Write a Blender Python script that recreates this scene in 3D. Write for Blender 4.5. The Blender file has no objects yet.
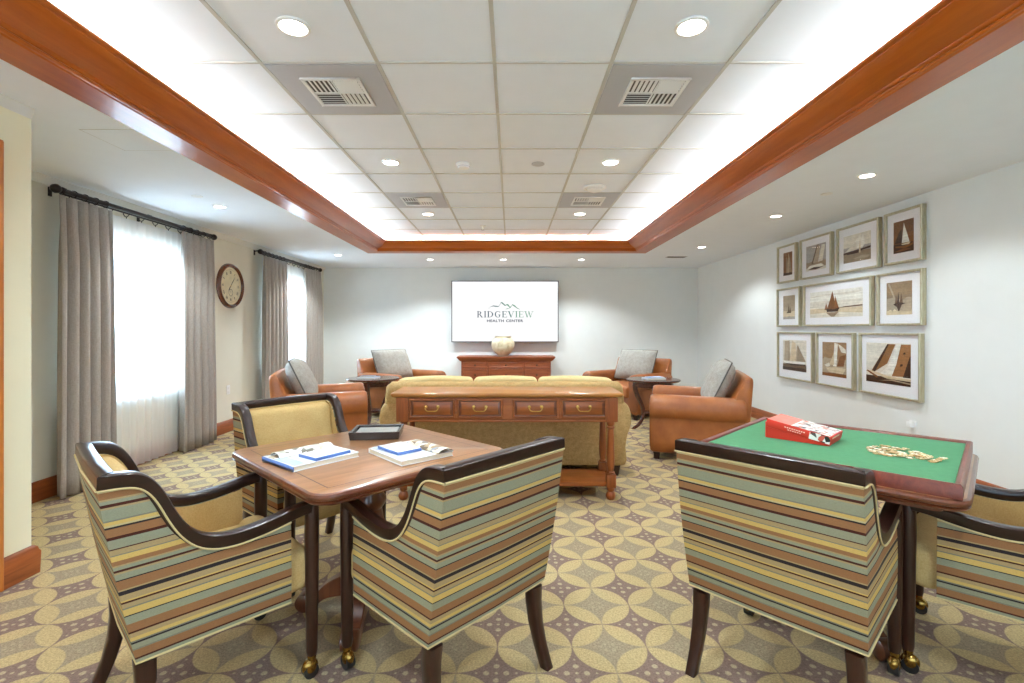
import bpy, bmesh, math, random
from mathutils import Vector, Matrix
random.seed(7)
C = bpy.context.scene.collection
PI = math.pi
R = math.radians

# ------------------------------------------------------------------ colours
def lin(r, g=None, b=None):
    if g is None:
        r, g, b = r
    f = lambda c: (c/255/12.92) if c/255 <= .04045 else ((c/255+.055)/1.055)**2.4
    return (f(r), f(g), f(b), 1.0)

# ------------------------------------------------------------------ node helpers
class NT:
    def __init__(s, name):
        s.m = bpy.data.materials.new(name); s.m.use_nodes = True
        s.t = s.m.node_tree; s.t.nodes.clear()
        s.out = s.t.nodes.new('ShaderNodeOutputMaterial')
    def n(s, typ, **kw):
        o = s.t.nodes.new(typ)
        for k, v in kw.items():
            setattr(o, k, v)
        return o
    def link(s, a, b): s.t.links.new(a, b)
    def setin(s, sock, v):
        if isinstance(v, bpy.types.NodeSocket): s.link(v, sock)
        else: sock.default_value = v
    def math(s, op, a, b=0.0, c=0.0, clamp=False):
        o = s.n('ShaderNodeMath', operation=op, use_clamp=clamp)
        s.setin(o.inputs[0], a); s.setin(o.inputs[1], b); s.setin(o.inputs[2], c)
        return o.outputs[0]
    def mix(s, f, a, b, blend='MIX'):
        o = s.n('ShaderNodeMix', data_type='RGBA', blend_type=blend)
        s.setin(o.inputs[0], f); s.setin(o.inputs[6], a); s.setin(o.inputs[7], b)
        return o.outputs[2]
    def ramp(s, f, stops, interp='LINEAR'):
        o = s.n('ShaderNodeValToRGB'); cr = o.color_ramp; cr.interpolation = interp
        while len(cr.elements) < len(stops): cr.elements.new(0.5)
        for e, (p, c) in zip(cr.elements, stops):
            e.position = p; e.color = c
        s.link(f, o.inputs[0]); return o.outputs[0]
    def coord(s, which='Object'):
        return s.n('ShaderNodeTexCoord').outputs[which]
    def mapping(s, v, scale=(1, 1, 1), rot=(0, 0, 0), loc=(0, 0, 0)):
        o = s.n('ShaderNodeMapping'); s.link(v, o.inputs[0])
        o.inputs['Scale'].default_value = scale; o.inputs['Rotation'].default_value = rot
        o.inputs['Location'].default_value = loc
        return o.outputs[0]
    def noise(s, v, scale=5, detail=4, rough=.5, dist=0):
        o = s.n('ShaderNodeTexNoise'); s.link(v, o.inputs['Vector'])
        o.inputs['Scale'].default_value = scale; o.inputs['Detail'].default_value = detail
        o.inputs['Roughness'].default_value = rough; o.inputs['Distortion'].default_value = dist
        return o.outputs[0]
    def bump(s, h, strength=.2, dist=.01):
        o = s.n('ShaderNodeBump'); s.link(h, o.inputs['Height'])
        o.inputs['Strength'].default_value = strength; o.inputs['Distance'].default_value = dist
        return o.outputs[0]
    def bsdf(s, col, rough=.5, metal=0, spec=.5, coat=0, normal=None, coat_rough=.1, sheen=0):
        b = s.n('ShaderNodeBsdfPrincipled')
        s.setin(b.inputs['Base Color'], col); s.setin(b.inputs['Roughness'], rough)
        b.inputs['Metallic'].default_value = metal
        b.inputs['Specular IOR Level'].default_value = spec
        b.inputs['Coat Weight'].default_value = coat; b.inputs['Coat Roughness'].default_value = coat_rough
        b.inputs['Sheen Weight'].default_value = sheen
        if normal is not None: s.link(normal, b.inputs['Normal'])
        s.link(b.outputs[0], s.out.inputs[0]); return b

def mat_plain(name, rgb, rough=.5, metal=0, spec=.5, coat=0, var=.06, vscale=6, bump=0, bscale=200):
    t = NT(name); v = t.coord(); c = lin(rgb)
    n = t.noise(v, vscale, 3)
    lo = tuple(x*(1-var) for x in c[:3])+(1,); hi = tuple(min(1, x*(1+var)) for x in c[:3])+(1,)
    col = t.ramp(n, [(.3, lo), (.7, hi)])
    nm = t.bump(t.noise(v, bscale, 2), bump, .004) if bump else None
    t.bsdf(col, rough, metal, spec, coat, nm); return t.m

def mat_wood(name, dark, light, axis='X', scale=1.0, rough=.35, coat=.3, grain=.5, spec=.5):
    t = NT(name); v = t.coord()
    st = {'X': (1.2, 14, 14), 'Y': (14, 1.2, 14), 'Z': (14, 14, 1.2)}[axis]
    m = t.mapping(v, tuple(k*scale for k in st))
    n1 = t.noise(m, 2.2, 5, .6, .6)
    m2 = t.mapping(v, tuple(k*scale*5 for k in st)); n2 = t.noise(m2, 3, 3, .6)
    f = t.math('ADD', t.math('MULTIPLY', n1, 1-grain*.4), t.math('MULTIPLY', n2, grain*.4))
    col = t.ramp(f, [(.32, lin(dark)), (.68, lin(light))])
    t.bsdf(col, rough, 0, spec, coat, t.bump(n2, .02, .001)); return t.m

def mat_fabric(name, a, b, scale=350, rough=.9, bump=.3, big=9, spec=.2):
    t = NT(name); v = t.coord()
    w = t.noise(t.mapping(v, (1, 1, .35)), scale, 2, .7); w2 = t.noise(t.mapping(v, (.35, .35, 1)), scale, 2, .7)
    f = t.math('MULTIPLY', t.math('ADD', w, w2), .5)
    f = t.math('ADD', t.math('MULTIPLY', f, .7), t.math('MULTIPLY', t.noise(v, big, 3), .3))
    col = t.ramp(f, [(.36, lin(a)), (.64, lin(b))])
    t.bsdf(col, rough, 0, spec, 0, t.bump(f, bump, .003)); return t.m

def mat_leather(name, a, b):
    t = NT(name); v = t.coord()
    col = t.ramp(t.noise(v, 5, 5, .6), [(.3, lin(a)), (.7, lin(b))])
    vo = t.n('ShaderNodeTexVoronoi'); t.link(v, vo.inputs['Vector']); vo.inputs['Scale'].default_value = 160
    t.bsdf(col, .42, 0, .5, .1, t.bump(vo.outputs[0], .12, .002)); return t.m

def mat_emit(name, rgb, strength):
    t = NT(name); e = t.n('ShaderNodeEmission')
    e.inputs[0].default_value = lin(rgb); e.inputs[1].default_value = strength
    t.link(e.outputs[0], t.out.inputs[0]); return t.m

# ------------------------------------------------------------------ mesh builder
class MB:
    def __init__(s): s.bm = bmesh.new(); s.mi = 0
    def _face(s, vs, mi=None, flip=False):
        try:
            f = s.bm.faces.new(vs[::-1] if flip else vs); f.material_index = s.mi if mi is None else mi; return f
        except ValueError:
            return None
    def poly(s, pts, mi=None):
        return s._face([s.bm.verts.new(p) for p in pts], mi)
    def box(s, x0, x1, y0, y1, z0, z1, mi=None, M=None):
        p = [(x0, y0, z0), (x1, y0, z0), (x1, y1, z0), (x0, y1, z0), (x0, y0, z1), (x1, y0, z1), (x1, y1, z1), (x0, y1, z1)]
        v = [s.bm.verts.new(M @ Vector(q) if M else q) for q in p]
        for f in ((3, 2, 1, 0), (4, 5, 6, 7), (0, 1, 5, 4), (1, 2, 6, 5), (2, 3, 7, 6), (3, 0, 4, 7)):
            s._face([v[i] for i in f], mi)
        return v
    def rbox(s, x0, x1, y0, y1, z0, z1, r=.02, seg=3, mi=None, fn=None, M=None):
        b = bmesh.new()
        bmesh.ops.create_cube(b, size=1)
        for v in b.verts:
            v.co = Vector((x0+(v.co.x+.5)*(x1-x0), y0+(v.co.y+.5)*(y1-y0), z0+(v.co.z+.5)*(z1-z0)))
        bmesh.ops.bevel(b, geom=b.edges[:], offset=r, segments=seg, profile=.5, affect='EDGES')
        if fn:
            bmesh.ops.subdivide_edges(b, edges=[e for e in b.edges if e.calc_length() > 3*r], cuts=6, use_grid_fill=True)
        mp = {}
        for v in b.verts:
            co = fn(v.co.copy()) if fn else v.co
            mp[v.index] = s.bm.verts.new(M @ Vector(co) if M else co)
        for f in b.faces: s._face([mp[v.index] for v in f.verts], mi)
        b.free()
    def prism(s, pts, d, M=None, mi=None, cap_mi=None):
        """pts: closed list of 3D points; extruded by vector d"""
        d = Vector(d)
        a = [Vector(p) for p in pts]; b = [p+d for p in a]
        if M: a = [M @ p for p in a]; b = [M @ p for p in b]
        va = [s.bm.verts.new(p) for p in a]; vb = [s.bm.verts.new(p) for p in b]
        n = len(va)
        s._face(va[::-1], cap_mi if cap_mi is not None else mi); s._face(vb, cap_mi if cap_mi is not None else mi)
        for i in range(n): s._face([va[i], va[(i+1) % n], vb[(i+1) % n], vb[i]], mi)
    def rings(s, rings, close_ring=True, cap=True, mi=None, close_path=False):
        rv = [[s.bm.verts.new(p) for p in r] for r in rings]
        n = len(rv[0]); m = len(rv)
        for i in range(m if close_path else m-1):
            a, b = rv[i], rv[(i+1) % m]
            for j in range(n if close_ring else n-1):
                s._face([a[j], a[(j+1) % n], b[(j+1) % n], b[j]], mi)
        if cap and close_ring and not close_path:
            s._face(rv[0][::-1], mi); s._face(rv[-1], mi)
        return rv
    def lathe(s, prof, c=(0, 0, 0), seg=24, mi=None, cap=True, M=None):
        c = Vector(c)
        rr = []
        for r, z in prof:
            ring = [Vector((c.x+r*math.cos(2*PI*k/seg), c.y+r*math.sin(2*PI*k/seg), c.z+z)) for k in range(seg)]
            rr.append([M @ p for p in ring] if M else ring)
        s.rings(rr, True, cap, mi)
    def cyl(s, p0, p1, r0, r1=None, seg=12, mi=None):
        s.tube([p0, p1], [r0, r0 if r1 is None else r1], seg, mi)
    def tube(s, path, rad, seg=8, mi=None, closed=False):
        path = [Vector(p) for p in path]; n = len(path)
        if not isinstance(rad, (list, tuple)): rad = [rad]*n
        rr = []; up = None
        for i, p in enumerate(path):
            if closed: t = path[(i+1) % n]-path[i-1]
            else: t = path[min(i+1, n-1)]-path[max(i-1, 0)]
            t.normalize()
            if up is None:
                up = Vector((0, 0, 1)) if abs(t.z) < .9 else Vector((1, 0, 0))
            a = t.cross(up); a.normalize(); b = a.cross(t); b.normalize(); up = b
            rr.append([p+a*(rad[i]*math.cos(2*PI*k/seg))+b*(rad[i]*math.sin(2*PI*k/seg)) for k in range(seg)])
        s.rings(rr, True, not closed, mi, closed)
    def sphere(s, c, r, seg=16, ring=10, mi=None, sc=(1, 1, 1)):
        prof = [(r*math.sin(PI*i/ring), -r*math.cos(PI*i/ring)) for i in range(ring+1)]
        prof[0] = (r*.02, -r); prof[-1] = (r*.02, r)
        M = Matrix.Translation(c) @ Matrix.Diagonal((*sc, 1))
        s.lathe(prof, (0, 0, 0), seg, mi, True, M)
    def sweep(s, path, prof, mi=None, closed=False, cap=True):
        """prof (a, b): a along the plan-normal (left-hand turn (ty,-tx)), b along the section's up"""
        path = [Vector(p) for p in path]; n = len(path); rr = []
        for i in range(n):
            if closed: d0 = path[i]-path[i-1]; d1 = path[(i+1) % n]-path[i]
            else:
                d0 = path[i]-path[i-1] if i else path[1]-path[0]
                d1 = path[i+1]-path[i] if i < n-1 else path[-1]-path[-2]
            d0 = d0.normalized(); d1 = d1.normalized()
            def lat(d):
                q = Vector((d.y, -d.x, 0)); return q.normalized()
            l0, l1 = lat(d0), lat(d1)
            l = (l0+l1); l.normalize(); k = 1/max(.35, l.dot(l0))
            t = (d0+d1).normalized()
            up = l.cross(t).normalized()*1.0
            if up.z < 0 : up = -up
            rr.append([path[i]+l*(a*k)+up*b for a, b in prof])
        s.rings(rr, True, cap, mi, closed)
    def build(s, name, mats, parent=None, bevel=0, smooth=True, angle=38, bseg=2, subsurf=0, solid=0):
        bm = s.bm
        bmesh.ops.remove_doubles(bm, verts=bm.verts[:], dist=1e-6)
        bmesh.ops.recalc_face_normals(bm, faces=bm.faces[:])
        if smooth:
            for f in bm.faces: f.smooth = True
            th = R(angle)
            for e in bm.edges:
                if len(e.link_faces) == 2 and e.calc_face_angle(0) > th: e.smooth = False
        me = bpy.data.meshes.new(name); bm.to_mesh(me); bm.free()
        o = bpy.data.objects.new(name, me); C.objects.link(o)
        for m in (mats if isinstance(mats, (list, tuple)) else [mats]): me.materials.append(m)
        if parent is not None: o.parent = parent
        if solid:
            md = o.modifiers.new('solid', 'SOLIDIFY'); md.thickness = solid; md.offset = 0
        if bevel:
            md = o.modifiers.new('bevel', 'BEVEL'); md.width = bevel; md.segments = bseg; md.limit_method = 'ANGLE'; md.angle_limit = R(40)
        if subsurf:
            md = o.modifiers.new('sub', 'SUBSURF'); md.levels = subsurf; md.render_levels = subsurf
        return o

def tag(o, label=None, cat=None, group=None, kind=None):
    if label: o['label'] = label
    if cat: o['category'] = cat
    if group: o['group'] = group
    if kind: o['kind'] = kind
    return o

def thing(name, label, cat, loc=(0, 0, 0), rz=0, group=None):
    o = bpy.data.objects.new(name, None); C.objects.link(o)
    o.location = loc; o.rotation_euler = (0, 0, rz); o.empty_display_size = .1
    return tag(o, label, cat, group)

def struct(o): o['kind'] = 'structure'; return o

def dup(root, label, loc, rz=None, group=None):
    def cp(o, parent):
        c = o.copy(); C.objects.link(c)
        if parent is not None: c.parent = parent
        for ch in list(o.children): cp(ch, c)
        return c
    r = cp(root, None); r['label'] = label; r.location = loc
    if rz is not None: r.rotation_euler = (0, 0, rz)
    if group: r['group'] = group
    return r

def catmull(pts, n):
    """resample a polyline of tuples with Catmull-Rom, n samples per span"""
    P = [Vector(p) for p in pts]; out = []
    for i in range(len(P)-1):
        p0 = P[max(i-1, 0)]; p1 = P[i]; p2 = P[i+1]; p3 = P[min(i+2, len(P)-1)]
        for k in range(n):
            t = k/n
            out.append(.5*((2*p1)+(p2-p0)*t+(2*p0-5*p1+4*p2-p3)*t*t+(3*p1-p0-3*p2+p3)*t**3))
    out.append(P[-1]); return out

def rrect(w, d, r, n=6):
    """rounded rectangle outline (2D, centred)"""
    o = []
    for cx, cy, a0 in ((w/2-r, d/2-r, 0), (-w/2+r, d/2-r, 90), (-w/2+r, -d/2+r, 180), (w/2-r, -d/2+r, 270)):
        for k in range(n+1):
            a = R(a0+90*k/n); o.append((cx+r*math.cos(a), cy+r*math.sin(a)))
    return o
# ================================================================== MATERIALS
EYE = 1.30
def make_carpet():
    t = NT('carpet_pattern'); v = t.coord('Object')
    sp = t.n('ShaderNodeSeparateXYZ'); t.link(v, sp.inputs[0])
    S = .3048
    x = t.math('DIVIDE', t.math('SUBTRACT', sp.outputs[0], .249), S)
    y = t.math('DIVIDE', t.math('SUBTRACT', sp.outputs[1], 2.003), S)
    u = t.math('ADD', x, y); w = t.math('SUBTRACT', y, x)
    fu = t.math('FLOOR', u); fw = t.math('FLOOR', w)
    cx = t.math('SUBTRACT', t.math('SUBTRACT', u, fu), .5); cy = t.math('SUBTRACT', t.math('SUBTRACT', w, fw), .5)
    ax = t.math('ABSOLUTE', cx); ay = t.math('ABSOLUTE', cy)
    mx = t.math('MAXIMUM', ax, ay); mn = t.math('MINIMUM', ax, ay)
    d = t.math('SUBTRACT', 1.0, mx)
    dist = t.math('SQRT', t.math('ADD', t.math('MULTIPLY', d, d), t.math('MULTIPLY', mn, mn)))
    petal = t.math('SUBTRACT', .5, t.math('MULTIPLY', t.math('SUBTRACT', dist, .697), 45), clamp=True)
    par = t.math('MODULO', t.math('ABSOLUTE', t.math('ADD', fu, fw)), 2.0)      # checkerboard of the diamonds
    # dots of the mauve diamonds: one in the middle, four around it
    def dot(px, py, r, k=40):
        dx = t.math('SUBTRACT', ax, px); dy = t.math('SUBTRACT', ay, py)
        q = t.math('SQRT', t.math('ADD', t.math('MULTIPLY', dx, dx), t.math('MULTIPLY', dy, dy)))
        return t.math('SUBTRACT', .5, t.math('MULTIPLY', t.math('SUBTRACT', q, r), k), clamp=True)
    dots = t.math('MAXIMUM', dot(.125, .125, .052), dot(0, 0, .03))
    dots = t.math('MAXIMUM', dots, dot(.25, .25, .02))
    fl = t.math('MAXIMUM', dot(.11, .0, .035), dot(.0, .11, .035))
    fl = t.math('MAXIMUM', fl, dot(.1, .1, .022))
    fib = t.noise(v, 260, 3, .8); big = t.noise(v, 2.2, 3)
    speck = t.ramp(t.noise(v, 120, 2, .9), [(.35, (.72, .72, .72, 1)), (.65, (1.2, 1.2, 1.2, 1))])
    mauve, grey, gold = lin(132, 110, 98), lin(154, 138, 112), lin(185, 163, 118)
    dia = t.mix(par, mauve, grey)
    mark = t.mix(par, lin(176, 160, 128), lin(172, 158, 126))
    ms = t.math('ADD', t.math('MULTIPLY', dots, t.math('SUBTRACT', 1.0, par)), t.math('MULTIPLY', fl, t.math('MULTIPLY', par, .7)))
    dia = t.mix(ms, dia, mark)
    col = t.mix(petal, dia, gold)
    col = t.mix(1.0, col, speck, 'MULTIPLY')
    t.bsdf(col, .95, 0, .1, 0, t.bump(fib, .5, .006)); return t.m

M = {}
M['carpet'] = make_carpet()
M['wall_cream'] = mat_plain('wall_cream_paint', (228, 224, 208), .85, var=.015, spec=.2, bump=.05, bscale=300)
M['wall_white'] = mat_plain('wall_pale_paint', (228, 230, 227), .85, var=.012, spec=.2, bump=.05, bscale=300)
M['wall_yellow'] = mat_plain('wall_yellow_paint', (236, 230, 200), .85, var=.012, spec=.2, bump=.05, bscale=300)
M['ceil'] = mat_plain('ceiling_paint', (233, 238, 244), .9, var=.01, spec=.1)  # cool tint put into the white to offset warm bounced light
M['tile'] = mat_plain('acoustic_tile', (233, 238, 245), .95, var=.012, spec=.1, bump=.15, bscale=420)  # white tile with the same cool light tint in its colour
M['tbar'] = mat_plain('grid_bar_metal', (192, 189, 182), .6, var=.01)
M['white_metal'] = mat_plain('white_enamel', (232, 231, 228), .45, var=.01)
M['grey_metal'] = mat_plain('vent_panel_metal', (180, 179, 182), .5, .0, var=.02)
M['dark_slot'] = mat_plain('dark_duct', (92, 86, 80), .8)
M['crown'] = mat_wood('crown_cherry', (156, 72, 8), (180, 92, 18), 'Y', .6, .3, .2, .5, .35)
M['crown_x'] = mat_wood('crown_cherry_cross', (156, 72, 8), (180, 92, 18), 'X', .6, .3, .2, .5, .35)
M['base_wood'] = mat_wood('baseboard_cherry', (120, 58, 22), (165, 88, 42), 'Y', 1, .35, .3)
M['casing'] = mat_wood('door_casing_cherry', (168, 92, 32), (206, 126, 56), 'Z', 1, .3, .4)
M['plastic'] = mat_plain('white_plastic', (240, 240, 238), .4, var=.01)
M['lamp'] = mat_emit('lamp_lens', (255, 250, 238), 14)
M['trim_white'] = mat_plain('white_trim_paint', (222, 219, 210), .6, var=.01)
M['win_frame'] = mat_plain('window_frame_paint', (150, 150, 152), .5, var=.02)
t = NT('window_glass'); g = t.n('ShaderNodeBsdfGlossy'); g.inputs['Roughness'].default_value = .02
tr = t.n('ShaderNodeBsdfTransparent'); mx = t.n('ShaderNodeMixShader'); mx.inputs[0].default_value = .06
t.link(tr.outputs[0], mx.inputs[1]); t.link(g.outputs[0], mx.inputs[2]); t.link(mx.outputs[0], t.out.inputs[0]); M['glass'] = t.m

# ================================================================== ROOM SHELL
XL, XR, YB, YF = -3.58, 3.57, 9.36, -1.6
SOF, TRAY = 2.47, 2.688
OXL, OXR, OYB, OYF = -2.20, 2.07, 7.54, -1.25           # outer line of the tray's crown
TL, TR, TYB, TYF = -2.13, 2.00, 7.47, -1.18           # the raised tray's own walls

b = MB(); b.box(XL-.2, XR+.2, YF-.2, YB+.2, -.12, 0); struct(b.build('floor', M['carpet'], smooth=False))
# lower ceiling, a ring round the tray
b = MB()
b.box(XL-.2, TL, YF-.2, YB+.2, SOF, SOF+.03); b.box(TR, XR+.2, YF-.2, YB+.2, SOF, SOF+.03)
b.box(TL, TR, TYB, YB+.2, SOF, SOF+.03); b.box(TL, TR, YF-.2, TYF, SOF, SOF+.03)
struct(b.build('ceiling', M['ceil'], smooth=False))
b = MB()   # the tray: side walls and tiled top
b.box(TL-.05, TL, TYF, TYB, SOF+.03, TRAY+.06); b.box(TR, TR+.05, TYF, TYB, SOF+.03, TRAY+.06)
b.box(TL-.05, TR+.05, TYB, TYB+.05, SOF+.03, TRAY+.06); b.box(TL-.05, TR+.05, TYF-.05, TYF, SOF+.03, TRAY+.06)
struct(b.build('trim_1', M['ceil'], smooth=False))
gx = [-.086+.6096*k for k in range(-3, 4)]; gy = [2.556+.6096*k for k in range(-6, 9)]
b = MB(); b.box(TL, TR, TYF, TYB, TRAY+.004, TRAY+.06)
struct(b.build('ceiling_tray', M['tile'], smooth=False))
b = MB()
for x in gx:
    if TL+.3 < x < TR-.3: b.box(x-.0095, x+.0095, TYF, TYB, TRAY-.003, TRAY+.006)
for y in gy:
    if TYF+.03 < y < TYB-.03: b.box(TL, TR, y-.0065, y+.0065, TRAY-.0015, TRAY+.0055)
struct(b.build('ceiling_grid', M['tbar'], smooth=False))

# crown and flat board round the tray (o = distance inward, h above the lower ceiling)
CR = [(0, -.006), (.182, -.006), (.188, .0), (.196, .001), (.203, .007), (.203, .013), (.198, .018), (.205, .021), (.211, .028), (.213, .034)]
for k in range(1, 13):
    a = k/12*PI/2; CR.append((.216+.124*math.sin(a)*(.55+.45*k/12), .036+.071*(1-math.cos(a))*.55+.071*.45*k/12))
CR += [(.343, .109), (.343, .116), (.352, .118), (.361, .124), (.363, .131), (.359, .137), (.348, .139), (.30, .137), (.20, .055), (.05, .02), (0, .004)]
def crown_piece(name, p0, p1, inward, mat):
    """straight run with mitred ends: p0 -> p1 along the outer line"""
    p0 = Vector(p0); p1 = Vector(p1); inw = Vector(inward); dr = (p1-p0).normalized(); rr = []
    for p, s in ((p0, 1), (p1, -1)):
        rr.append([p+inw*o+dr*(s*o)+Vector((0, 0, h)) for o, h in CR])
    b = MB(); b.rings(rr, True, True); return struct(b.build(name, mat, angle=30))
crown_piece('trim_2', (OXL, OYF, SOF), (OXL, OYB, SOF), (1, 0, 0), M['crown'])
crown_piece('trim_3', (OXR, OYF, SOF), (OXR, OYB, SOF), (-1, 0, 0), M['crown'])
crown_piece('trim_4', (OXL, OYB, SOF), (OXR, OYB, SOF), (0, -1, 0), M['crown_x'])
crown_piece('trim_5', (OXL, OYF, SOF), (OXR, OYF, SOF), (0, 1, 0), M['crown_x'])

# walls
WIN = [(4.02, 5.36), (7.14, 8.48)]; WZ0, WZ1 = .68, 2.16
b = MB(); ys = [YF-.2]+[q for w in WIN for q in w]+[YB+.2]
for i in range(0, len(ys), 2): b.box(XL-.2, XL, ys[i], ys[i+1], 0, SOF)
for y0, y1 in WIN:
    b.box(XL-.2, XL, y0, y1, 0, WZ0); b.box(XL-.2, XL, y0, y1, WZ1, SOF)
struct(b.build('wall_left', M['wall_cream'], smooth=False))
b = MB(); b.box(XR, XR+.2, YF-.2, YB+.2, 0, SOF); struct(b.build('wall_right', M['wall_white'], smooth=False))
b = MB(); b.box(XL, XR, YB, YB+.2, 0, SOF); struct(b.build('wall_back', M['wall_white'], smooth=False))
FILL_WIN = [(-1.9, -.3), (.5, 2.1)]  # openings for unseen windows, added as soft fill light
b = MB(); xs = [XL]+[q for w in FILL_WIN for q in w]+[XR]
for i in range(0, len(xs), 2): b.box(xs[i], xs[i+1], YF-.2, YF, 0, SOF)
for x0, x1 in FILL_WIN: b.box(x0, x1, YF-.2, YF, 0, WZ0); b.box(x0, x1, YF-.2, YF, WZ1, SOF)
struct(b.build('wall_front', M['wall_cream'], smooth=False))
t = NT('frosted_fill_glass'); tl = t.n('ShaderNodeBsdfTranslucent'); tl.inputs[0].default_value = (.33, .33, .33, 1); t.link(tl.outputs[0], t.out.inputs[0]); M['fill_pane'] = t.m  # pane of the added windows, its grey sets the fill light
for i, (x0, x1) in enumerate(FILL_WIN):
    w = thing('window_%d' % (i+3), None, None); w['kind'] = 'structure'  # added window behind the viewer, a source of fill light
    b = MB()
    for a, c, e, f in ((x0, x0+.05, WZ0, WZ1), (x1-.05, x1, WZ0, WZ1), (x0, x1, WZ1-.05, WZ1), (x0, x1, WZ0, WZ0+.05)): b.box(a, c, YF-.14, YF-.08, e, f)
    b.build('frame', M['win_frame'], w, bevel=.004)
    b = MB(); b.poly([(x0+.03, YF-.11, WZ0+.03), (x1-.03, YF-.11, WZ0+.03), (x1-.03, YF-.11, WZ1-.03), (x0+.03, YF-.11, WZ1-.03)]); b.build('glass', M['fill_pane'], w)
EX, EY = -2.545, 2.60
b = MB(); b.box(XL, EX, YF, EY, 0, SOF); struct(b.build('wall_entry', M['wall_yellow'], smooth=False))
# baseboards
BP = [(0, 0), (.016, 0), (.018, .115), (.014, .125), (.012, .14), (.006, .15), (0, .152)]
def baseboard(name, path, mat):
    b = MB(); b.sweep(path, [(a, z) for a, z in BP]); return struct(b.build(name, mat, angle=50))
baseboard('baseboard_left', [(XL, EY, 0), (XL, YB, 0)], M['base_wood'])
baseboard('baseboard_right', [(XR, YB, 0), (XR, YF, 0)], M['base_wood'])
baseboard('baseboard_back', [(XL, YB, 0), (XR, YB, 0)], M['base_wood'])
b = MB(); b.sweep([(EX, 2.432, 0), (EX, EY, 0), (XL, EY, 0)], [(a*1.5, z*1.0) for a, z in BP]); struct(b.build('baseboard_entry', M['base_wood'], angle=50))
# small cornice on the left wall and the entry wall
CP = [(0, 0), (.05, 0), (.05, -.008), (.042, -.014), (.03, -.03), (.016, -.044), (.012, -.056), (0, -.058)]
b = MB(); b.sweep([(XL, EY, SOF), (XL, YB, SOF)], CP); struct(b.build('trim_6', M['trim_white'], angle=50))
b = MB(); b.sweep([(EX, YF, SOF), (EX, EY, SOF), (XL, EY, SOF)], [(a*.2, h) for a, h in CP]); struct(b.build('trim_7', M['trim_white'], angle=50))
# door in the entry wall: leaf with its casing
d = thing('door_1', None, None); d['kind'] = 'structure'
b = MB()
cas = [(0, 0), (.03, 0), (.03, .012), (.022, .03), (.024, .06), (.014, .085), (0, .09)]
for y0, y1, s in ((2.432, 2.34, -1), (1.43, 1.522, 1)):
    b.rings([[(EX+a, y0+s*w, z) for a, w in cas] for z in (0, 2.14+.09)], True, True)
b.box(EX, EX+.028, 1.43, 2.432, 2.145, 2.236)
b.build('casing', M['casing'], d, bevel=.003)
b = MB(); b.box(EX, EX+.012, 1.522, 2.34, .01, 2.145)
for z0, z1 in ((.2, .95), (1.1, 1.98)):
    b.box(EX+.012, EX+.02, 1.64, 2.22, z0, z1)
b.build('leaf', M['casing'], d, bevel=.006)
b = MB(); b.tube([(EX+.012, 1.6, 1.0), (EX+.06, 1.6, 1.0), (EX+.065, 1.63, 1.0), (EX+.065, 1.71, 1.0)], .009, 10); b.build('handle', mat_plain('door_handle_steel', (170, 165, 155), .25, 1), d)

# windows
for i, (y0, y1) in enumerate(WIN):
    w = thing('window_%d' % (i+1), None, None); w['kind'] = 'structure'
    b = MB(); x0, x1 = XL-.13, XL-.07
    for a, c, e, f in ((y0, y0+.06, WZ0, WZ1), (y1-.06, y1, WZ0, WZ1), (y0, y1, WZ1-.06, WZ1), (y0, y1, WZ0, WZ0+.07),
                       ((y0+y1)/2-.03, (y0+y1)/2+.03, WZ0, WZ1), (y0, y1, WZ1-.42, WZ1-.37)):
        b.box(x0, x1, a, c, e, f)
    b.build('frame', M['win_frame'], w, bevel=.004)
    b = MB(); b.box(XL-.104, XL-.098, y0+.03, y1-.03, WZ0+.03, WZ1-.03); b.build('glass', M['glass'], w)
    b = MB(); b.rbox(XL-.06, XL+.03, y0-.04, y1+.04, WZ0-.03, WZ0, .006, 2); b.build('sill', M['trim_white'], w)

# ================================================================== CEILING FITTINGS
def downlight(x, y, z, r, label, group, spot, ang=125, blend=.9):
    t = thing('downlight', label, 'ceiling light', (x, y, z), 0, group)
    b = MB(); b.lathe([(r*.98, .004), (r*.98, -.006), (r*1.06, -.008), (r*1.2, -.005), (r*1.22, .0), (r*1.2, .004)], seg=28, cap=False); b.build('trim_ring', M['white_metal'], t)
    b = MB(); b.lathe([(.001, -.001), (r*.6, -.0015), (r*.99, -.003)], seg=28, cap=False); b.build('lens', M['lamp'], t)
    l = bpy.data.lights.new('downlight_or_fill_lamp', 'SPOT'); l.energy = spot; l.spot_size = R(ang); l.spot_blend = blend
    l.color = (.84, .94, 1); l.shadow_soft_size = .055
    l.energy *= .62 if (x > 2 and 3 < y < 6) else (1.6 if x < 2 else .9) if y > 6.5 else (.7 if (x > 2 and y < 3) else 1)
    o = bpy.data.objects.new('lamp', l); C.objects.link(o); o.parent = t; o.location = (0, 0, -.03)
def fill_lamp(x, y, z, spot, ang, blend):      # fill lamps added out of view, without fixtures
    l = bpy.data.lights.new('downlight_or_fill_lamp', 'SPOT'); l.energy = spot; l.spot_size = R(ang); l.spot_blend = blend; l.color = (.84, .94, 1); l.shadow_soft_size = .055
    o = bpy.data.objects.new('downlight_or_fill_lamp', l); C.objects.link(o); o.location = (x, y, z-.03)
TS, SS = 54, 44
G1 = 'recessed lights in the raised ceiling'
for x, y, lb in ((-1.0, 2.25, 'round recessed light in a ceiling tile, in front of the left near vent'),
                 (.829, 2.25, 'round recessed light in a ceiling tile, in front of the right near vent'),
                 (-1.0, 4.08, 'round recessed light in the tray ceiling, left of the smoke detector'),
                 (.829, 4.08, 'round recessed light in the tray ceiling, right of the flat grey disc'),
                 (-1.0, 5.91, 'small recessed light just beyond the far left vent'),
                 (.829, 5.91, 'small recessed light just beyond the far right vent')):
    downlight(x, y, TRAY, .062, lb, G1, TS, 150)
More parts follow.
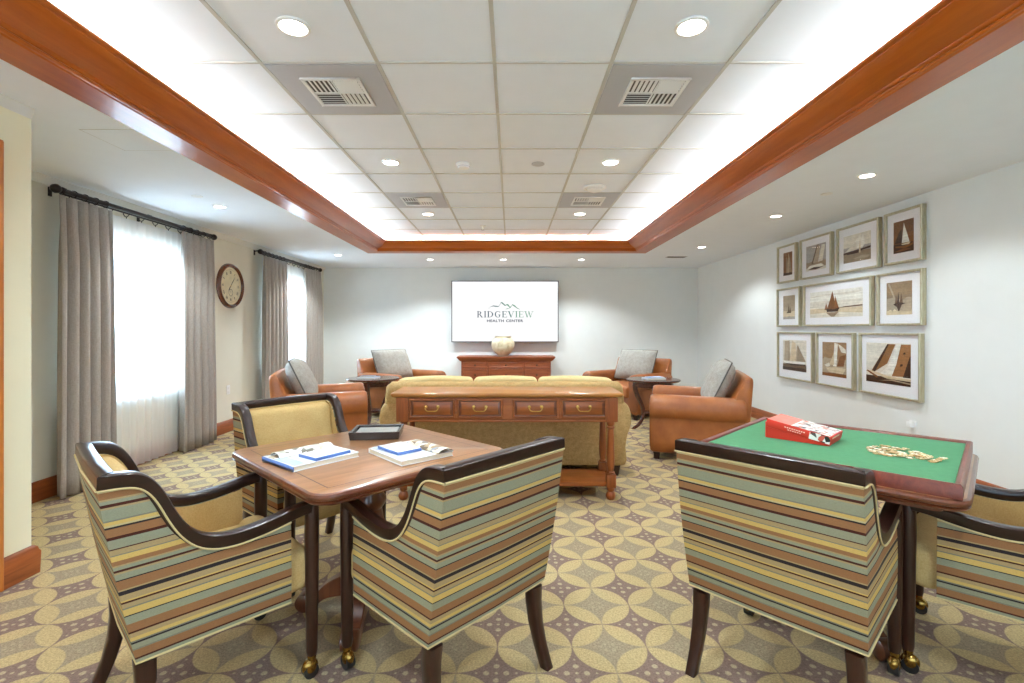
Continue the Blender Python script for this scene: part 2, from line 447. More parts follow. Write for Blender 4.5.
for x in (-1.0, .829):
    fill_lamp(x, .42, TRAY, TS, 150, .9)
G2 = 'recessed lights in the lower ceiling'
for x, y, lb in ((-2.78, 4.68, 'recessed light in the lower ceiling near the large window'),
                 (-2.73, 7.74, 'recessed light in the lower ceiling near the far window'),
                 (2.71, 3.73, 'nearest recessed light in the lower ceiling by the framed pictures'),
                 (2.74, 5.07, 'middle recessed light in the lower ceiling by the framed pictures'),
                 (2.72, 6.99, 'recessed light in the lower ceiling beside the slot vent'),
                 (-1.36, 8.24, 'recessed light near the back wall, left of the screen'),
                 (-.13, 8.24, 'recessed light near the back wall, centred above the screen'),
                 (1.18, 8.24, 'recessed light near the back wall, right of the screen')):
    downlight(x, y, SOF, .05, lb, G2, SS, 132, .45)
for x, y in ((2.71, 2.2), (2.71, .7), (-2.3, 1.2)): fill_lamp(x, y, SOF, SS*.7, 132, .45)  # more added fill lamps, out of view

def vent(x, y, lb):
    t = thing('ceiling_vent', lb, 'air vent', (x, y, TRAY), 0, 'square ceiling vents')
    b = MB(); b.box(-.292, .292, -.292, .292, -.004, .006); b.build('panel', M['grey_metal'], t, bevel=.002)
    b = MB()
    for a in (0, 1, 2, 3):
        Mr = Matrix.Rotation(a*PI/2, 4, 'Z'); b.box(-.165, .165, .145, .165, -.014, -.003, M=Mr)
    b.build('frame', M['white_metal'], t, bevel=.003)
    b = MB(); b.box(-.146, .146, -.146, .146, -.006, -.0045); b.build('duct', M['dark_slot'], t)
    b = MB()
    for qx, qy, hor in ((-1, 1, 1), (1, 1, 0), (-1, -1, 0), (1, -1, 1)):
        for k in range(5):
            f = .012+k*.0265
            Mt = Matrix.Translation((qx*.0735 if hor else (.012+k*.0265+.006)*qx, (.012+k*.0265+.006)*qy if hor else qy*.0735, -.009))
            ro = Matrix.Rotation(R(22)*(qy if hor else -qx), 4, 'X' if hor else 'Y')
            if hor: b.box(-.068, .068, -.008, .008, -.001, .001, M=Mt @ ro)
            else: b.box(-.008, .008, -.068, .068, -.001, .001, M=Mt @ ro)
    b.box(-.146, .146, -.003, .003, -.013, -.005); b.box(-.003, .003, -.146, .146, -.013, -.005)
    b.build('grille', M['white_metal'], t)
vent(-1.0, 2.861, 'square four-way ceiling vent, near and on the window side')
vent(.829, 2.861, 'square four-way ceiling vent, near and on the picture side')
vent(-1.0, 5.30, 'far square ceiling vent on the window side')
vent(.829, 5.30, 'far square ceiling vent on the picture side')

t = thing('smoke_detector', 'round white smoke detector between the middle ceiling lights', 'smoke detector', (-.4, 4.13, TRAY))
b = MB(); b.lathe([(.062, .002), (.062, -.008), (.056, -.012), (.05, -.026), (.045, -.034), (.02, -.037), (.001, -.037)], seg=28, cap=False); b.build('body', M['plastic'], t)
b = MB(); b.lathe([(.049, -.018), (.053, -.022), (.049, -.026)], seg=28, cap=False); b.build('vent_ring', M['grey_metal'], t)
o = MB(); o.lathe([(.055, .001), (.055, -.004), (.05, -.006), (.043, -.0062), (.042, -.0045), (.001, -.0045)], seg=28, cap=False)
tag(o.build('ceiling_sprinkler_cover', M['grey_metal']), 'flat grey disc in the tray ceiling beside the smoke detector', 'sprinkler cover').location = (.227, 4.12, TRAY)
t = thing('ceiling_sensor', 'wide round white ceiling sensor in front of the far right vent', 'sensor', (.82, 4.80, TRAY))
b = MB(); b.lathe([(.11, .001), (.11, -.012), (.1, -.016), (.085, -.016), (.08, -.01)], seg=32, cap=False); b.build('ring', M['plastic'], t)
b = MB(); b.lathe([(.079, -.006), (.07, -.03), (.055, -.038), (.001, -.04)], seg=32, cap=False); b.build('dome', M['plastic'], t)
t = thing('ceiling_sprinkler', 'small sprinkler hanging near the far end of the tray ceiling', 'sprinkler', (-.38, 6.6, TRAY))
b = MB(); b.lathe([(.045, .001), (.042, -.006), (.02, -.012), (.014, -.035), (.008, -.05), (.001, -.05)], seg=20, cap=False); b.build('body', M['plastic'], t)
b = MB(); b.lathe([(.001, -.052), (.022, -.053), (.024, -.056), (.001, -.057)], seg=20, cap=False); b.build('deflector', M['grey_metal'], t)
for x, y, lb in ((2.73, 4.24, 'flat pale sprinkler disc in the lower ceiling by the pictures'), (-2.76, 4.31, 'flat pale sprinkler disc in the lower ceiling by the windows')):
    b = MB(); b.lathe([(.045, .001), (.045, -.004), (.04, -.006), (.001, -.006)], seg=24, cap=False)
    tag(b.build('ceiling_sprinkler_cover', M['white_metal']), lb, 'sprinkler cover').location = (x, y, SOF)
t = thing('slot_vent', 'thin grey slot vent in the lower ceiling near the back right corner', 'air vent', (2.68, 7.95, SOF))
b = MB(); b.rbox(-.16, .16, -.075, .075, -.006, .002, .003, 2); b.build('frame', M['grey_metal'], t)
b = MB()
for k in range(5): b.box(-.14, .14, -.06+k*.026, -.046+k*.026, -.0075, -.006)
b.build('slot', M['dark_slot'], t)
t = thing('access_panel', 'square access panel in the lower ceiling near the door', 'access panel', (-2.36, 3.04, SOF))
b = MB(); b.box(-.165, .165, -.165, .165, -.002, .001); b.build('door_flap', M['ceil'], t)
b = MB()
for a in range(4): b.box(-.172, .172, .1665, .1705, -.0012, .001, M=Matrix.Rotation(a*PI/2, 4, 'Z'))
b.build('edge', M['tbar'], t)

def outlet(loc, rz, lb, plug=False):
    t = thing('wall_outlet', lb, 'outlet', loc, rz)
    b = MB(); b.rbox(-.036, .036, -.006, .0, -.058, .058, .003, 2); b.build('plate', M['plastic'], t)
    b = MB()
    for z in (-.024, .024):
        b.rbox(-.018, .018, -.008, -.005, z-.015, z+.015, .002, 2)
    b.build('socket', M['white_metal'], t)
    if plug:
        b = MB(); b.rbox(-.02, .03, -.05, -.008, 0, .05, .008, 2); b.build('plug', M['plastic'], t)
outlet((XR, 4.35, .43), R(-90), 'white wall outlet with a plug, below the pictures', True)
outlet((XL, 6.2, .53), R(90), 'white wall outlet under the round clock')
# ================================================================== STRIPED ARMCHAIRS
def make_stripes():
    t = NT('striped_upholstery'); v = t.coord()
    sp = t.n('ShaderNodeSeparateXYZ'); t.link(v, sp.inputs[0])
    T = (170, 146, 104); BR = (150, 106, 68); LT = (146, 146, 122); MA = (72, 30, 20); GO = (206, 172, 98); BK = (44, 34, 36); GR = (128, 124, 108); CR_ = (190, 172, 128)
    seq = [(14, CR_), (18, BR), (5, T), (9, LT), (8, MA), (5, T), (30, LT), (4, GR), (9, GO), (5, CR_), (5, BK), (22, BR), (8, MA), (24, LT), (3, MA), (14, T), (3, GR), (14, GO), (12, BR), (4, T), (9, LT),
           (6, MA), (5, T), (16, LT), (3, BK), (24, BR), (4, T), (11, BK), (16, T), (4, GO), (5, MA), (12, T), (4, GR), (18, GO), (3, BK), (22, LT), (22, BR), (5, MA), (12, T), (10, GO), (4, GR), (5, BK), (14, LT), (4, GR), (22, BR), (5, MA), (10, LT), (4, BK), (14, T)]
    tot = sum(w for w, c in seq)
    f = t.math('DIVIDE', t.math('SUBTRACT', .853, sp.outputs[2]), .555)
    # two ramps (32 stops at most each)
    acc = 0; st = []
    for w, c in seq: st.append((acc/tot, lin(c))); acc += w
    h = 25; cut = st[h][0]
    r1 = t.ramp(t.math('DIVIDE', f, cut), [(p/cut, c) for p, c in st[:h]], 'CONSTANT')
    r2 = t.ramp(t.math('DIVIDE', t.math('SUBTRACT', f, cut), 1-cut), [((p-cut)/(1-cut), c) for p, c in st[h:]], 'CONSTANT')
    col = t.mix(t.math('GREATER_THAN', f, cut), r1, r2)
    nz = t.noise(t.mapping(v, (60, 60, 500)), 3, 2, .7)
    col = t.mix(1.0, col, t.ramp(nz, [(.3, (.68, .67, .64, 1)), (.7, (.92, .9, .87, 1))]), 'MULTIPLY')
    t.bsdf(col, .8, 0, .25, 0, t.bump(nz, .15, .002)); return t.m
M['stripes'] = make_stripes()
M['tan'] = mat_fabric('tan_upholstery', (176, 146, 92), (200, 172, 118), 300, bump=.2)
M['piping'] = mat_plain('cream_piping', (186, 166, 118), .8)
M['espresso'] = mat_wood('espresso_wood', (26, 12, 9), (44, 20, 13), 'Y', 1.2, .3, .15, .5, .4)
M['espresso_z'] = mat_wood('espresso_wood_upright', (34, 15, 10), (56, 26, 16), 'Z', 1.2, .32, .15, .5, .4)
M['brass'] = mat_plain('dark_brass', (150, 118, 60), .25, 1, var=.1)
M['black'] = mat_plain('black_rubber', (26, 24, 24), .4)

SP = [(.262, .640), (.20, .633), (.13, .618), (.06, .607), (-.01, .603), (-.07, .612), (-.12, .638), (-.16, .682), (-.19, .735), (-.215, .79), (-.237, .828), (-.264, .853), (-.30, .863), (-.360, .866)]
SPC = [(p.x, p.y) for p in catmull([(y, z, 0) for y, z in SP], 3)]
def hw(y, z):
    rear = .288+.006*max(0, min(1, (z-.3)/.572)); s = max(0, min(1, (y+.36)/.622))
    return rear+(.285-rear)*s
def make_armchair():
    t = thing('dining_armchair', None, 'chair')
    # wooden rail: arms and top of the back in one run
    right = [(hw(y, z), y, z) for y, z in SPC]
    yb, zb = SP[-1]
    path = right + [(.15, yb-.004, zb+.003), (0, yb-.006, zb+.004), (-.15, yb-.004, zb+.003)] + [(-x, y, z) for x, y, z in right[::-1]]
    prof = [(-.001, -.017), (.002, -.020), (.041, -.020), (.044, -.017), (.044, .016), (.040, .020), (.003, .020), (-.001, .017)]
    b = MB(); b.sweep(path, prof); b.build('rail', M['espresso'], t, angle=50)
    # shell: striped outside, tan inside
    cols = []
    inner = []
    for y, z in SPC:
        if y > .19: continue
        s = (y+.36)/.55; yb0 = -.270+.46*s
        cols.append(((hw(yb0, .3)-.004, yb0), (hw(y, z)-.004, y), z-.020)); inner.append((-1, 0))
    n0 = len(cols)
    full = cols[:]
    for x in (.19, .1, 0, -.1, -.19):
        full.append(((x*.98, -.270-.006*(1-abs(x)/.3)), (x, yb-.006*(1-abs(x)/.3)), zb-.019)); inner.append((0, 1))
    inner[n0-1] = (-1, 1)
    full += [((-a[0], a[1]), (-c[0], c[1]), z) for a, c, z in cols[::-1]]; inner += [(-i[0], i[1]) for i in inner[:n0][::-1]]
    K = 9; outer_r = []; inner_r = []; th = .046
    for (p0, p1, zt), (ix, iy) in zip(full, inner):
        o_, i_ = [], []
        for k in range(K+1):
            f = k/K; z = .316+(zt-.316)*f
            x = p0[0]+(p1[0]-p0[0])*f; y = p0[1]+(p1[1]-p0[1])*f
            puff = .004*math.sin(PI*f)
            o_.append((x-ix*puff, y-iy*puff, z)); i_.append((x+ix*th, y+iy*th, z))
        outer_r.append(o_); inner_r.append(i_)
    b = MB()
    vo = [[b.bm.verts.new(p) for p in r] for r in outer_r]; vi = [[b.bm.verts.new(p) for p in r] for r in inner_r]
    m = len(vo)
    for i in range(m-1):
        for k in range(K):
            b._face([vo[i][k], vo[i+1][k], vo[i+1][k+1], vo[i][k+1]], 0)
            b._face([vi[i][k], vi[i][k+1], vi[i+1][k+1], vi[i+1][k]], 1)
        b._face([vo[i][0], vi[i][0], vi[i+1][0], vo[i+1][0]], 0); b._face([vo[i][K], vo[i+1][K], vi[i+1][K], vi[i][K]], 0)
    for i in (0, m-1):
        for k in range(K): b._face([vo[i][k], vo[i][k+1], vi[i][k+1], vi[i][k]], 0)
    b.build('upholstery', [M['stripes'], M['tan']], t, angle=40)
    # piping under the rail and along the lower edge
    b = MB()
    b.tube([(hw(y, z)+.001, y, z-.0225) for y, z in SPC if y < .2], .0033, 6)
    b.tube([(-hw(y, z)-.001, y, z-.0225) for y, z in SPC if y < .2], .0033, 6)
    b.tube([(.29, yb-.002, zb-.0215), (0, yb-.009, zb-.0195), (-.29, yb-.002, zb-.0215)], .0033, 6)
    b.tube([(a[0][0]+(.001 if i < m/2 else -.001), a[0][1], .316) for i, a in enumerate(full)], .0033, 6)
    b.build('piping', M['piping'], t)
    # padded back and seat
    def rake(v): return Vector((v.x*(1-.04*(v.z < .5)), v.y-.095*(v.z-.45)/.4+.012*math.cos(v.x*5)*(1 if v.y > -.21 else 0), v.z))
    b = MB(); b.rbox(-.248, .248, -.25, -.17, .40, .838, .03, 3, fn=rake); b.build('backrest', M['tan'], t, angle=60)
    def puffs(v):
        u = max(0, 1-(v.x/.25)**2)*max(0, 1-((v.y-.02)/.29)**2)
        return Vector((v.x, v.y, v.z+(.022*u if v.z > .4 else 0)))
    b = MB(); b.rbox(-.243, .243, -.23, .20, .32, .46, .03, 3, fn=puffs); b.rbox(-.262, .262, .15, .272, .318, .485, .05, 5, fn=lambda v: v); b.build('seat', M['tan'], t, angle=60)
    for sx in (1, -1):                          # front legs run up to the arms and stand on casters
        b = MB(); x = sx*.263
        b.lathe([(.018, .082), (.021, .1), (.025, .4), (.027, .53), (.026, .60), (.0245, .645), (.022, .655), (.001, .657)], (x, .262, 0), 14)
        l = b.build('leg', M['espresso_z'], t)
        b = MB(); b.lathe([(.013, .056), (.015, .06), (.017, .08), (.016, .088)], (x, .262, 0), 12)
        b.sphere((x, .255, .04), .030, 14, 10, 0, (.72, 1, 1))
        b.rings([[(x+q*.5*.030, .255+.027*math.cos(a), .027+.027*math.sin(a)) for a in [2*PI*k/16 for k in range(16)]] for q in (-1.1, 1.1)], True, True, 1)
        b.build('caster', [M['brass'], M['black']], l)
    for sx in (1, -1):                          # sabre legs behind
        rr = []
        for z, dy, w in ((.302, 0, .025), (.24, .002, .0235), (.16, -.006, .0215), (.08, -.026, .0195), (.0, -.056, .0185)):
            x, y = sx*(.247+.012*(1-z/.3)), -.245+dy
            rr.append([(x+a*w, y+c*w*1.1, z) for a, c in ((1, .8), (.8, 1), (-.8, 1), (-1, .8), (-1, -.8), (-.8, -1), (.8, -1), (1, -.8))])
        b = MB(); b.rings(rr[::-1]); b.build('leg', M['espresso_z'], t, angle=60)
    return t
chair = make_armchair()
chair['label'] = 'striped armchair seen side-on left of the bare wooden table, nearest the door'
GC = 'striped armchairs round the game tables'
chair['group'] = GC; chair.location = (-1.118, 1.832, 0); chair.rotation_euler.z = R(46-90)
dup(chair, 'striped armchair seen from behind between the bare wooden table and the open carpet', (-.26, 1.90, 0), R(137-90), GC)
dup(chair, 'striped armchair showing its tan padded back across the bare wooden table', (-1.10, 2.74, 0), R(-40-90), GC)
dup(chair, 'striped armchair with its striped back turned, in front of the green felt table', (1.079, 1.866, 0), R(43-90), GC)
dup(chair, 'striped armchair cut off by the edge of the photo beside the green felt table', (1.8825, 1.88, 0), R(137-90), GC)

# ================================================================== GAME TABLES
def make_table_top_mat():
    t = NT('walnut_table_top'); v = t.coord(); sp = t.n('ShaderNodeSeparateXYZ'); t.link(v, sp.inputs[0])
    m = t.mapping(v, (2, 20, 20)); n = t.noise(m, 2, 5, .6, .5); n2 = t.noise(t.mapping(v, (8, 90, 90)), 3, 3, .6)
    f = t.math('ADD', t.math('MULTIPLY', n, .75), t.math('MULTIPLY', n2, .25))
    col = t.ramp(f, [(.33, lin(136, 94, 58)), (.67, lin(172, 124, 82))])
    e = t.math('MAXIMUM', t.math('ABSOLUTE', sp.outputs[0]), t.math('ABSOLUTE', sp.outputs[1]))
    band = t.math('MULTIPLY', t.math('GREATER_THAN', e, .385), t.math('LESS_THAN', e, .390))
    col = t.mix(band, col, lin(70, 38, 22))
    t.bsdf(col, .3, 0, .5, .35, None, .15); return t.m
M['table_top'] = make_table_top_mat()
M['walnut'] = mat_wood('walnut_edge', (72, 34, 18), (112, 58, 32), 'X', 1, .28, .4)
M['walnut_z'] = mat_wood('walnut_pedestal', (74, 38, 24), (118, 66, 40), 'Z', 1, .3, .4)
def make_table():
    t = thing('game_table', None, 'table')
    edge = [(-.012, .0), (-.004, .008), (-.012, .014), (-.002, .018), (.0, .028), (-.004, .036), (-.014, .040)]
    b = MB(); z0 = .700
    b.rings([[(x, y, z0+h) for x, y in rrect(.93+2*o, .93+2*o, .08+o)] for o, h in edge], mi=0)
    for f in b.bm.faces:
        if len(f.verts) > 8: f.material_index = 1
    b.build('table_top', [M['walnut'], M['table_top']], t, angle=30)
    b = MB(); b.rings([[(x, y, z) for x, y in rrect(.78, .78, .03)] for z in (.674, .701)]); b.build('apron', M['walnut'], t, angle=40)
    b = MB()
    pr = [(.10, .09), (.115, .11), (.115, .15), (.09, .165), (.07, .19), (.085, .24), (.098, .30), (.09, .36), (.062, .42), (.055, .47), (.075, .50), (.075, .52), (.06, .54), (.06, .60), (.12, .655), (.13, .676)]
    b.lathe(pr, seg=28); b.build('pedestal', M['walnut_z'], t)
    for k in range(4):                          # four arched feet towards the corners
        a = R(45+90*k); Mt = Matrix.Rotation(a, 4, 'Z'); b = MB()
        top = [(.08, .17), (.13, .165), (.19, .135), (.235, .095), (.27, .075), (.295, .07)]
        bot = [(.295, .012), (.262, .01), (.24, .03), (.205, .06), (.15, .075), (.08, .08)]
        pts = [(q.x, -.032, q.y) for q in catmull([(p[0], p[1], 0) for p in top], 4)]
        pts += [(q.x, -.032, q.y) for q in catmull([(p[0], p[1], 0) for p in bot], 4)]
        b.prism(pts, (0, .064, 0), Mt); f = b.build('foot', M['walnut_z'], t, bevel=.006, angle=50)
        b = MB(); b.rings([[Mt @ Vector((.295+r*math.cos(q), y, .042+r*math.sin(q))) for q in [2*PI*j/20 for j in range(20)]] for y, r in ((-.036, .03), (-.03, .04), (.03, .04), (.036, .03))]); b.build('toe', M['walnut_z'], f, angle=50)
    return t
tab = make_table()
tab['label'] = 'square walnut pedestal table with two books and a black tray on it'; tab['group'] = 'pedestal game tables'
TA = R(46); tab.location = (-.655, 2.275, 0); tab.rotation_euler.z = TA
dup(tab, 'square walnut pedestal table carrying the green felt board', (1.468, 2.22, 0), R(45.2), 'pedestal game tables')
TZ = .740
M['felt'] = mat_plain('green_felt', (84, 136, 98), .95, var=.05, vscale=40, spec=.1, bump=.2, bscale=900)
M['red_wood'] = mat_wood('mahogany_edge', (88, 32, 20), (124, 54, 34), 'X', 1.2, .35, .2)
t = thing('felt_game_board', 'green felt board in a red-brown wooden frame on the right table', 'game board', (1.468, 2.22, TZ), R(45.2))
b = MB(); b.box(-.425, .425, -.425, .425, .001, .040); b.build('felt', M['felt'], t)
b = MB(); e = .437
b.sweep([(-e, -e, 0), (-e, e, 0), (e, e, 0), (e, -e, 0)], [(-.006, .001), (.016, .001), (.016, .044), (.012, .050), (0, .052), (-.006, .046)], closed=True); b.build('frame', M['red_wood'], t, angle=50)
FZ = TZ+.040

# puzzle box: a red lid, standing on a slipped lower tray, tilted
t = thing('puzzle_box', 'red jigsaw puzzle box with a photo print, lying tilted on the green felt', 'box', (0, 0, 0))
RED = mat_plain('red_box_card', (205, 48, 30), .45, var=.02); PINK = mat_plain('pale_red_print', (222, 120, 104), .45, var=.1, vscale=30)
def make_photo(name, cols, scale):
    q = NT(name); v = q.coord(); vo = q.n('ShaderNodeTexVoronoi'); q.link(v, vo.inputs['Vector']); vo.inputs['Scale'].default_value = scale
    sp2 = q.n('ShaderNodeSeparateColor'); q.link(vo.outputs['Color'], sp2.inputs[0])
    q.bsdf(q.ramp(sp2.outputs[0], [(i/len(cols), lin(c)) for i, c in enumerate(cols)], 'CONSTANT'), .4); return q.m
BOXPIC = make_photo('box_photo_print', [(60, 50, 48), (232, 228, 220), (222, 216, 206), (176, 160, 150), (240, 236, 230), (196, 120, 100), (214, 206, 200)], 55)
BOXSIDE = make_photo('box_side_print', [(40, 36, 36), (236, 230, 222), (70, 60, 58), (206, 90, 70)], 48)
CREAMCARD = mat_plain('pale_lettering', (236, 196, 176), .5)
W_, D_ = .27, .20
ML = Matrix.Translation((W_/2, 0, 0)) @ Matrix.Rotation(R(10), 4, 'Y') @ Matrix.Translation((-W_/2, 0, 0))
b = MB(); b.rbox(-W_/2, W_/2, -D_/2, D_/2, .006, .043, .002, 2, M=ML); b.build('lid', RED, t)
b = MB(); b.prism([(-W_/2+.003, -D_/2+.003, 0), (W_/2-.003, -D_/2+.003, 0), (W_/2-.003, -D_/2+.003, .03), (-W_/2+.003, -D_/2+.003, .075)], (0, D_-.006, 0)); b.build('tray', RED, t)
b = MB(); b.box(-W_/2+.002, -.03, -D_/2+.002, D_/2-.002, .0431, .0435, 0, ML); b.box(-.03, W_/2-.006, -D_/2+.002, D_/2-.002, .0431, .0436, 1, ML)
b.box(.05, W_/2-.002, -D_/2-.0007, -D_/2, .008, .041, 2, ML); b.box(W_/2, W_/2+.0007, -D_/2+.02, D_/2-.06, .03, .038, 3, ML)
b.build('print', [PINK, BOXPIC, BOXSIDE, CREAMCARD], t)
def letters(txt, size, mat, parent, loc, rot, name='lettering', extr=.0004, align='CENTER', bold=0, space=1):
    cu = bpy.data.curves.new(name, 'FONT'); cu.body = txt; cu.size = size; cu.extrude = extr; cu.align_x = align; cu.offset = bold; cu.space_character = space
    o = bpy.data.objects.new('tmp', cu); C.objects.link(o)
    bpy.context.view_layer.update()
    me = bpy.data.meshes.new_from_object(o.evaluated_get(bpy.context.evaluated_depsgraph_get()))
    bpy.data.objects.remove(o); me.materials.clear(); me.materials.append(mat)
    o = bpy.data.objects.new(name, me); C.objects.link(o); o.parent = parent; o.location = loc; o.rotation_euler = rot; return o
b = MB()
for k in range(9): b.box(-.055+k*.010, -.049+k*.010, -D_/2-.0006, -D_/2, .026, .031, None, ML)
for k in range(6): b.box(-.04+k*.010, -.034+k*.010, -D_/2-.0006, -D_/2, .017, .021, None, ML)
for k in range(10): b.box(-.12+k*.008, -.115+k*.008, -D_/2+.0032, -D_/2+.004, .012, .016)
b.build('side_printing', CREAMCARD, t)
t.location = (1.385, 2.33, FZ+.001); t.rotation_euler = (0, 0, R(-46))

# loose puzzle pieces
PC = [mat_plain('puzzle_cream', (222, 206, 164), .6, var=.1, vscale=60), mat_plain('puzzle_white', (236, 228, 206), .6, var=.08, vscale=60), mat_plain('puzzle_ochre', (196, 160, 104), .6, var=.15, vscale=60)]
def piece_mesh(k):
    rnd = random.Random(k); s = .0098; pts = []
    for side in range(4):
        a = side*PI/2; kn = rnd.choice((1, -1))
        loc = [(-s, -s), (-.0028, -s), (-.0040, -s-kn*.003), (0, -s-kn*.0056), (.0040, -s-kn*.003), (.0028, -s)]
        for x, y in loc: pts.append((x*math.cos(a)-y*math.sin(a), x*math.sin(a)+y*math.cos(a), 0))
    b = MB(); b.prism(pts, (0, 0, .0022), cap_mi=0, mi=1); return b.build('puzzle_piece', [PC[k % 3], PC[2]], None, smooth=False)
base = [piece_mesh(k) for k in range(6)]
rnd = random.Random(5); placed = []
ux, uy = Vector((.78, -.62)), Vector((.5, .64))
for k in range(86):
    o = base[k] if k < 6 else base[k % 6].copy()
    if k >= 6: C.objects.link(o)
    if k < 80:
        a = rnd.random()*2*PI; r = math.sqrt(rnd.random())
        px = 1.612+.57*.108*r*math.cos(a)+.82*.088*r*math.sin(a); py = 2.05-.82*.108*r*math.cos(a)+.57*.088*r*math.sin(a)
    else:
        px = 1.645+.010*(k-80); py = 1.915+.001*(k-80)
    z = FZ+.0006
    for qx, qy, qz in placed:
        if (qx-px)**2+(qy-py)**2 < .019**2: z = max(z, qz+.0026)
    z = min(z, FZ+.016); placed.append((px, py, z))
    o.location = (px, py, z); o.rotation_euler = (0, 0, rnd.random()*6.28)
    tag(o, 'small beige jigsaw piece in the loose pile on the green felt', 'puzzle piece', 'loose jigsaw pieces on the green felt')

# ================================================================== THINGS ON THE BARE TABLE
PAPER = mat_plain('book_paper', (226, 218, 196), .7, var=.03); COVER = mat_plain('white_book_cover', (226, 228, 230), .35, var=.03)
BLUE = mat_plain('blue_cover', (88, 122, 186), .35, var=.1); LBLUE = mat_plain('pale_blue_print', (176, 196, 224), .4, var=.1, vscale=30)
GREYPIC = make_photo('grey_photo_print', [(226, 224, 214), (186, 182, 168), (120, 112, 96), (240, 238, 232), (200, 190, 160), (216, 212, 204)], 40)
BROWNPIC = make_photo('brown_photo_print', [(226, 216, 196), (168, 142, 104), (110, 92, 70), (238, 232, 220), (150, 160, 170), (206, 196, 174)], 40)
def jigsaw_book(lb, loc, rz, pic, blue_side):
    t = thing('photo_book', lb, 'book', loc, rz, 'large white books on the bare table')
    w, d = .30, .255
    b = MB(); b.box(-w/2+.004, w/2-.003, -d/2+.004, d/2-.004, .003, .018); b.build('pages', PAPER, t)
    b = MB(); b.box(-w/2, w/2, -d/2, d/2, 0, .003); b.box(-w/2, w/2, -d/2, d/2, .018, .021); b.box(-w/2, -w/2+.004, -d/2, d/2, 0, .021, 1 if blue_side else 0)
    b.build('cover', [COVER, BLUE], t, bevel=.001)
    b = MB(); b.box(-w/2+.01, -w/2+.06, -d/2+.01, d/2-.01, .0211, .0214, 0)
    b.box(-w/2+.01, w/2-.02, d/2-.085, d/2-.012, .0211, .0215, 1); b.build('cover_print', [LBLUE, pic], t)
    return t
def booklet(lb, loc, rz):
    t = thing('booklet', lb, 'booklet', loc, rz, 'booklets on the large white books')
    b = MB(); b.rbox(-.085, .085, -.06, .06, 0, .012, .0015, 2); b.build('pages', BLUE, t)
    b = MB(); b.box(-.083, .083, -.058, .058, .0122, .0128, 0); b.box(-.06, .05, -.035, .04, .0128, .0131, 1); b.build('cover', [COVER, mat_plain('pale_cover_print', (214, 218, 226), .4, var=.15, vscale=40)], t)
    return t
def paper_roll(lb, loc, rz, pic, L=.2):
    t = thing('folded_leaflet', lb, 'leaflet', loc, rz, 'leaflets on the large white books')
    sec = [(-.042, .001), (-.036, .010), (-.018, .017), (.004, .019), (.026, .014), (.042, .002)]
    b = MB(); b.rings([[(x, y, z+.0006) for y, z in sec]+[(x, y*.97, z-.0008) for y, z in sec[::-1]] for x in (-L/2, -L/6, L/6, L/2)]); b.build('sheet', pic, t)
    return t
BK1 = (-.858, 2.108, TZ+.0006); BR1 = R(52)
jigsaw_book('white photo book with a blue spine on the near left part of the bare table', BK1, BR1, GREYPIC, True)
booklet('small blue-edged booklet on the left white book', (-.795, 2.095, TZ+.0224), R(55))
paper_roll('curled grey and white leaflet on the left white book', (-.915, 2.155, TZ+.0224), R(52), GREYPIC, .25)
BK2 = (-.45, 2.19, TZ+.0006)
jigsaw_book('white photo book next to the right striped chair on the bare table', BK2, R(-48), BROWNPIC, False)
booklet('small blue-edged booklet on the right white book', (-.497, 2.185, TZ+.0224), R(-46))
paper_roll('curled brown photo leaflet on the right white book', (-.366, 2.213, TZ+.0224), R(-45), BROWNPIC, .24)
t = thing('serving_tray', 'black rectangular tray with papers in it on the bare table', 'tray', (-.70, 2.57, TZ), R(6))
BLK = mat_plain('black_lacquer', (38, 30, 30), .25, coat=.4)
b = MB(); w, d = .24, .20
b.box(-w/2+.01, w/2-.01, -d/2+.01, d/2-.01, 0, .006); b.build('base', BLK, t)
b = MB(); b.sweep([(-w/2, -d/2, 0), (-w/2, d/2, 0), (w/2, d/2, 0), (w/2, -d/2, 0)], [(0, 0), (.008, 0), (.008, .036), (.002, .040), (-.006, .040), (-.006, .036)], closed=True); b.build('rim', BLK, t, bevel=.001)
tp = thing('magazine', 'magazine lying inside the black tray', 'magazine', (-.70, 2.57, TZ+.007), R(6))
b = MB(); b.box(-.103, .103, -.083, .083, 0, .022); b.build('pages', mat_plain('dull_magazine', (150, 150, 142), .35, var=.15, vscale=20), tp, bevel=.001)
b = MB(); b.box(-.10, .10, -.081, -.045, .0221, .0225); b.build('cover_strip', mat_plain('red_strip', (176, 84, 64), .4), tp)
# ================================================================== LOUNGE FURNITURE
M['oak'] = mat_wood('red_oak', (116, 56, 16), (156, 88, 34), 'X', 1.2, .4, .05)
M['oak_z'] = mat_wood('red_oak_upright', (114, 54, 16), (154, 84, 32), 'Z', 1.2, .4, .05)
M['oak_top'] = mat_wood('oak_table_top', (148, 92, 34), (174, 118, 50), 'X', 1.2, .4, .15)
M['brass_pull'] = mat_plain('antique_brass', (196, 158, 86), .3, 1)
M['cherry'] = mat_wood('dresser_cherry', (112, 48, 16), (152, 78, 34), 'X', 1, .42, .08)

# console table behind the sofa
t = thing('console_table', 'long oak console table with four drawers behind the sofa', 'console table', (-.03, 3.90, 0))
b = MB(); b.rings([[(x, y, z) for x, y in rrect(1.755+2*o, .44+2*o, .012)] for o, z in ((-.02, .783), (-.008, .787), (-.002, .797), (0, .805), (-.002, .813), (-.006, .816))]); b.build('table_top', M['oak_top'], t, angle=30)
b = MB(); b.box(-.83, .83, -.195, .195, .612, .783); b.box(-.835, .835, -.205, .2, .598, .612); b.build('apron', M['oak'], t, bevel=.003)

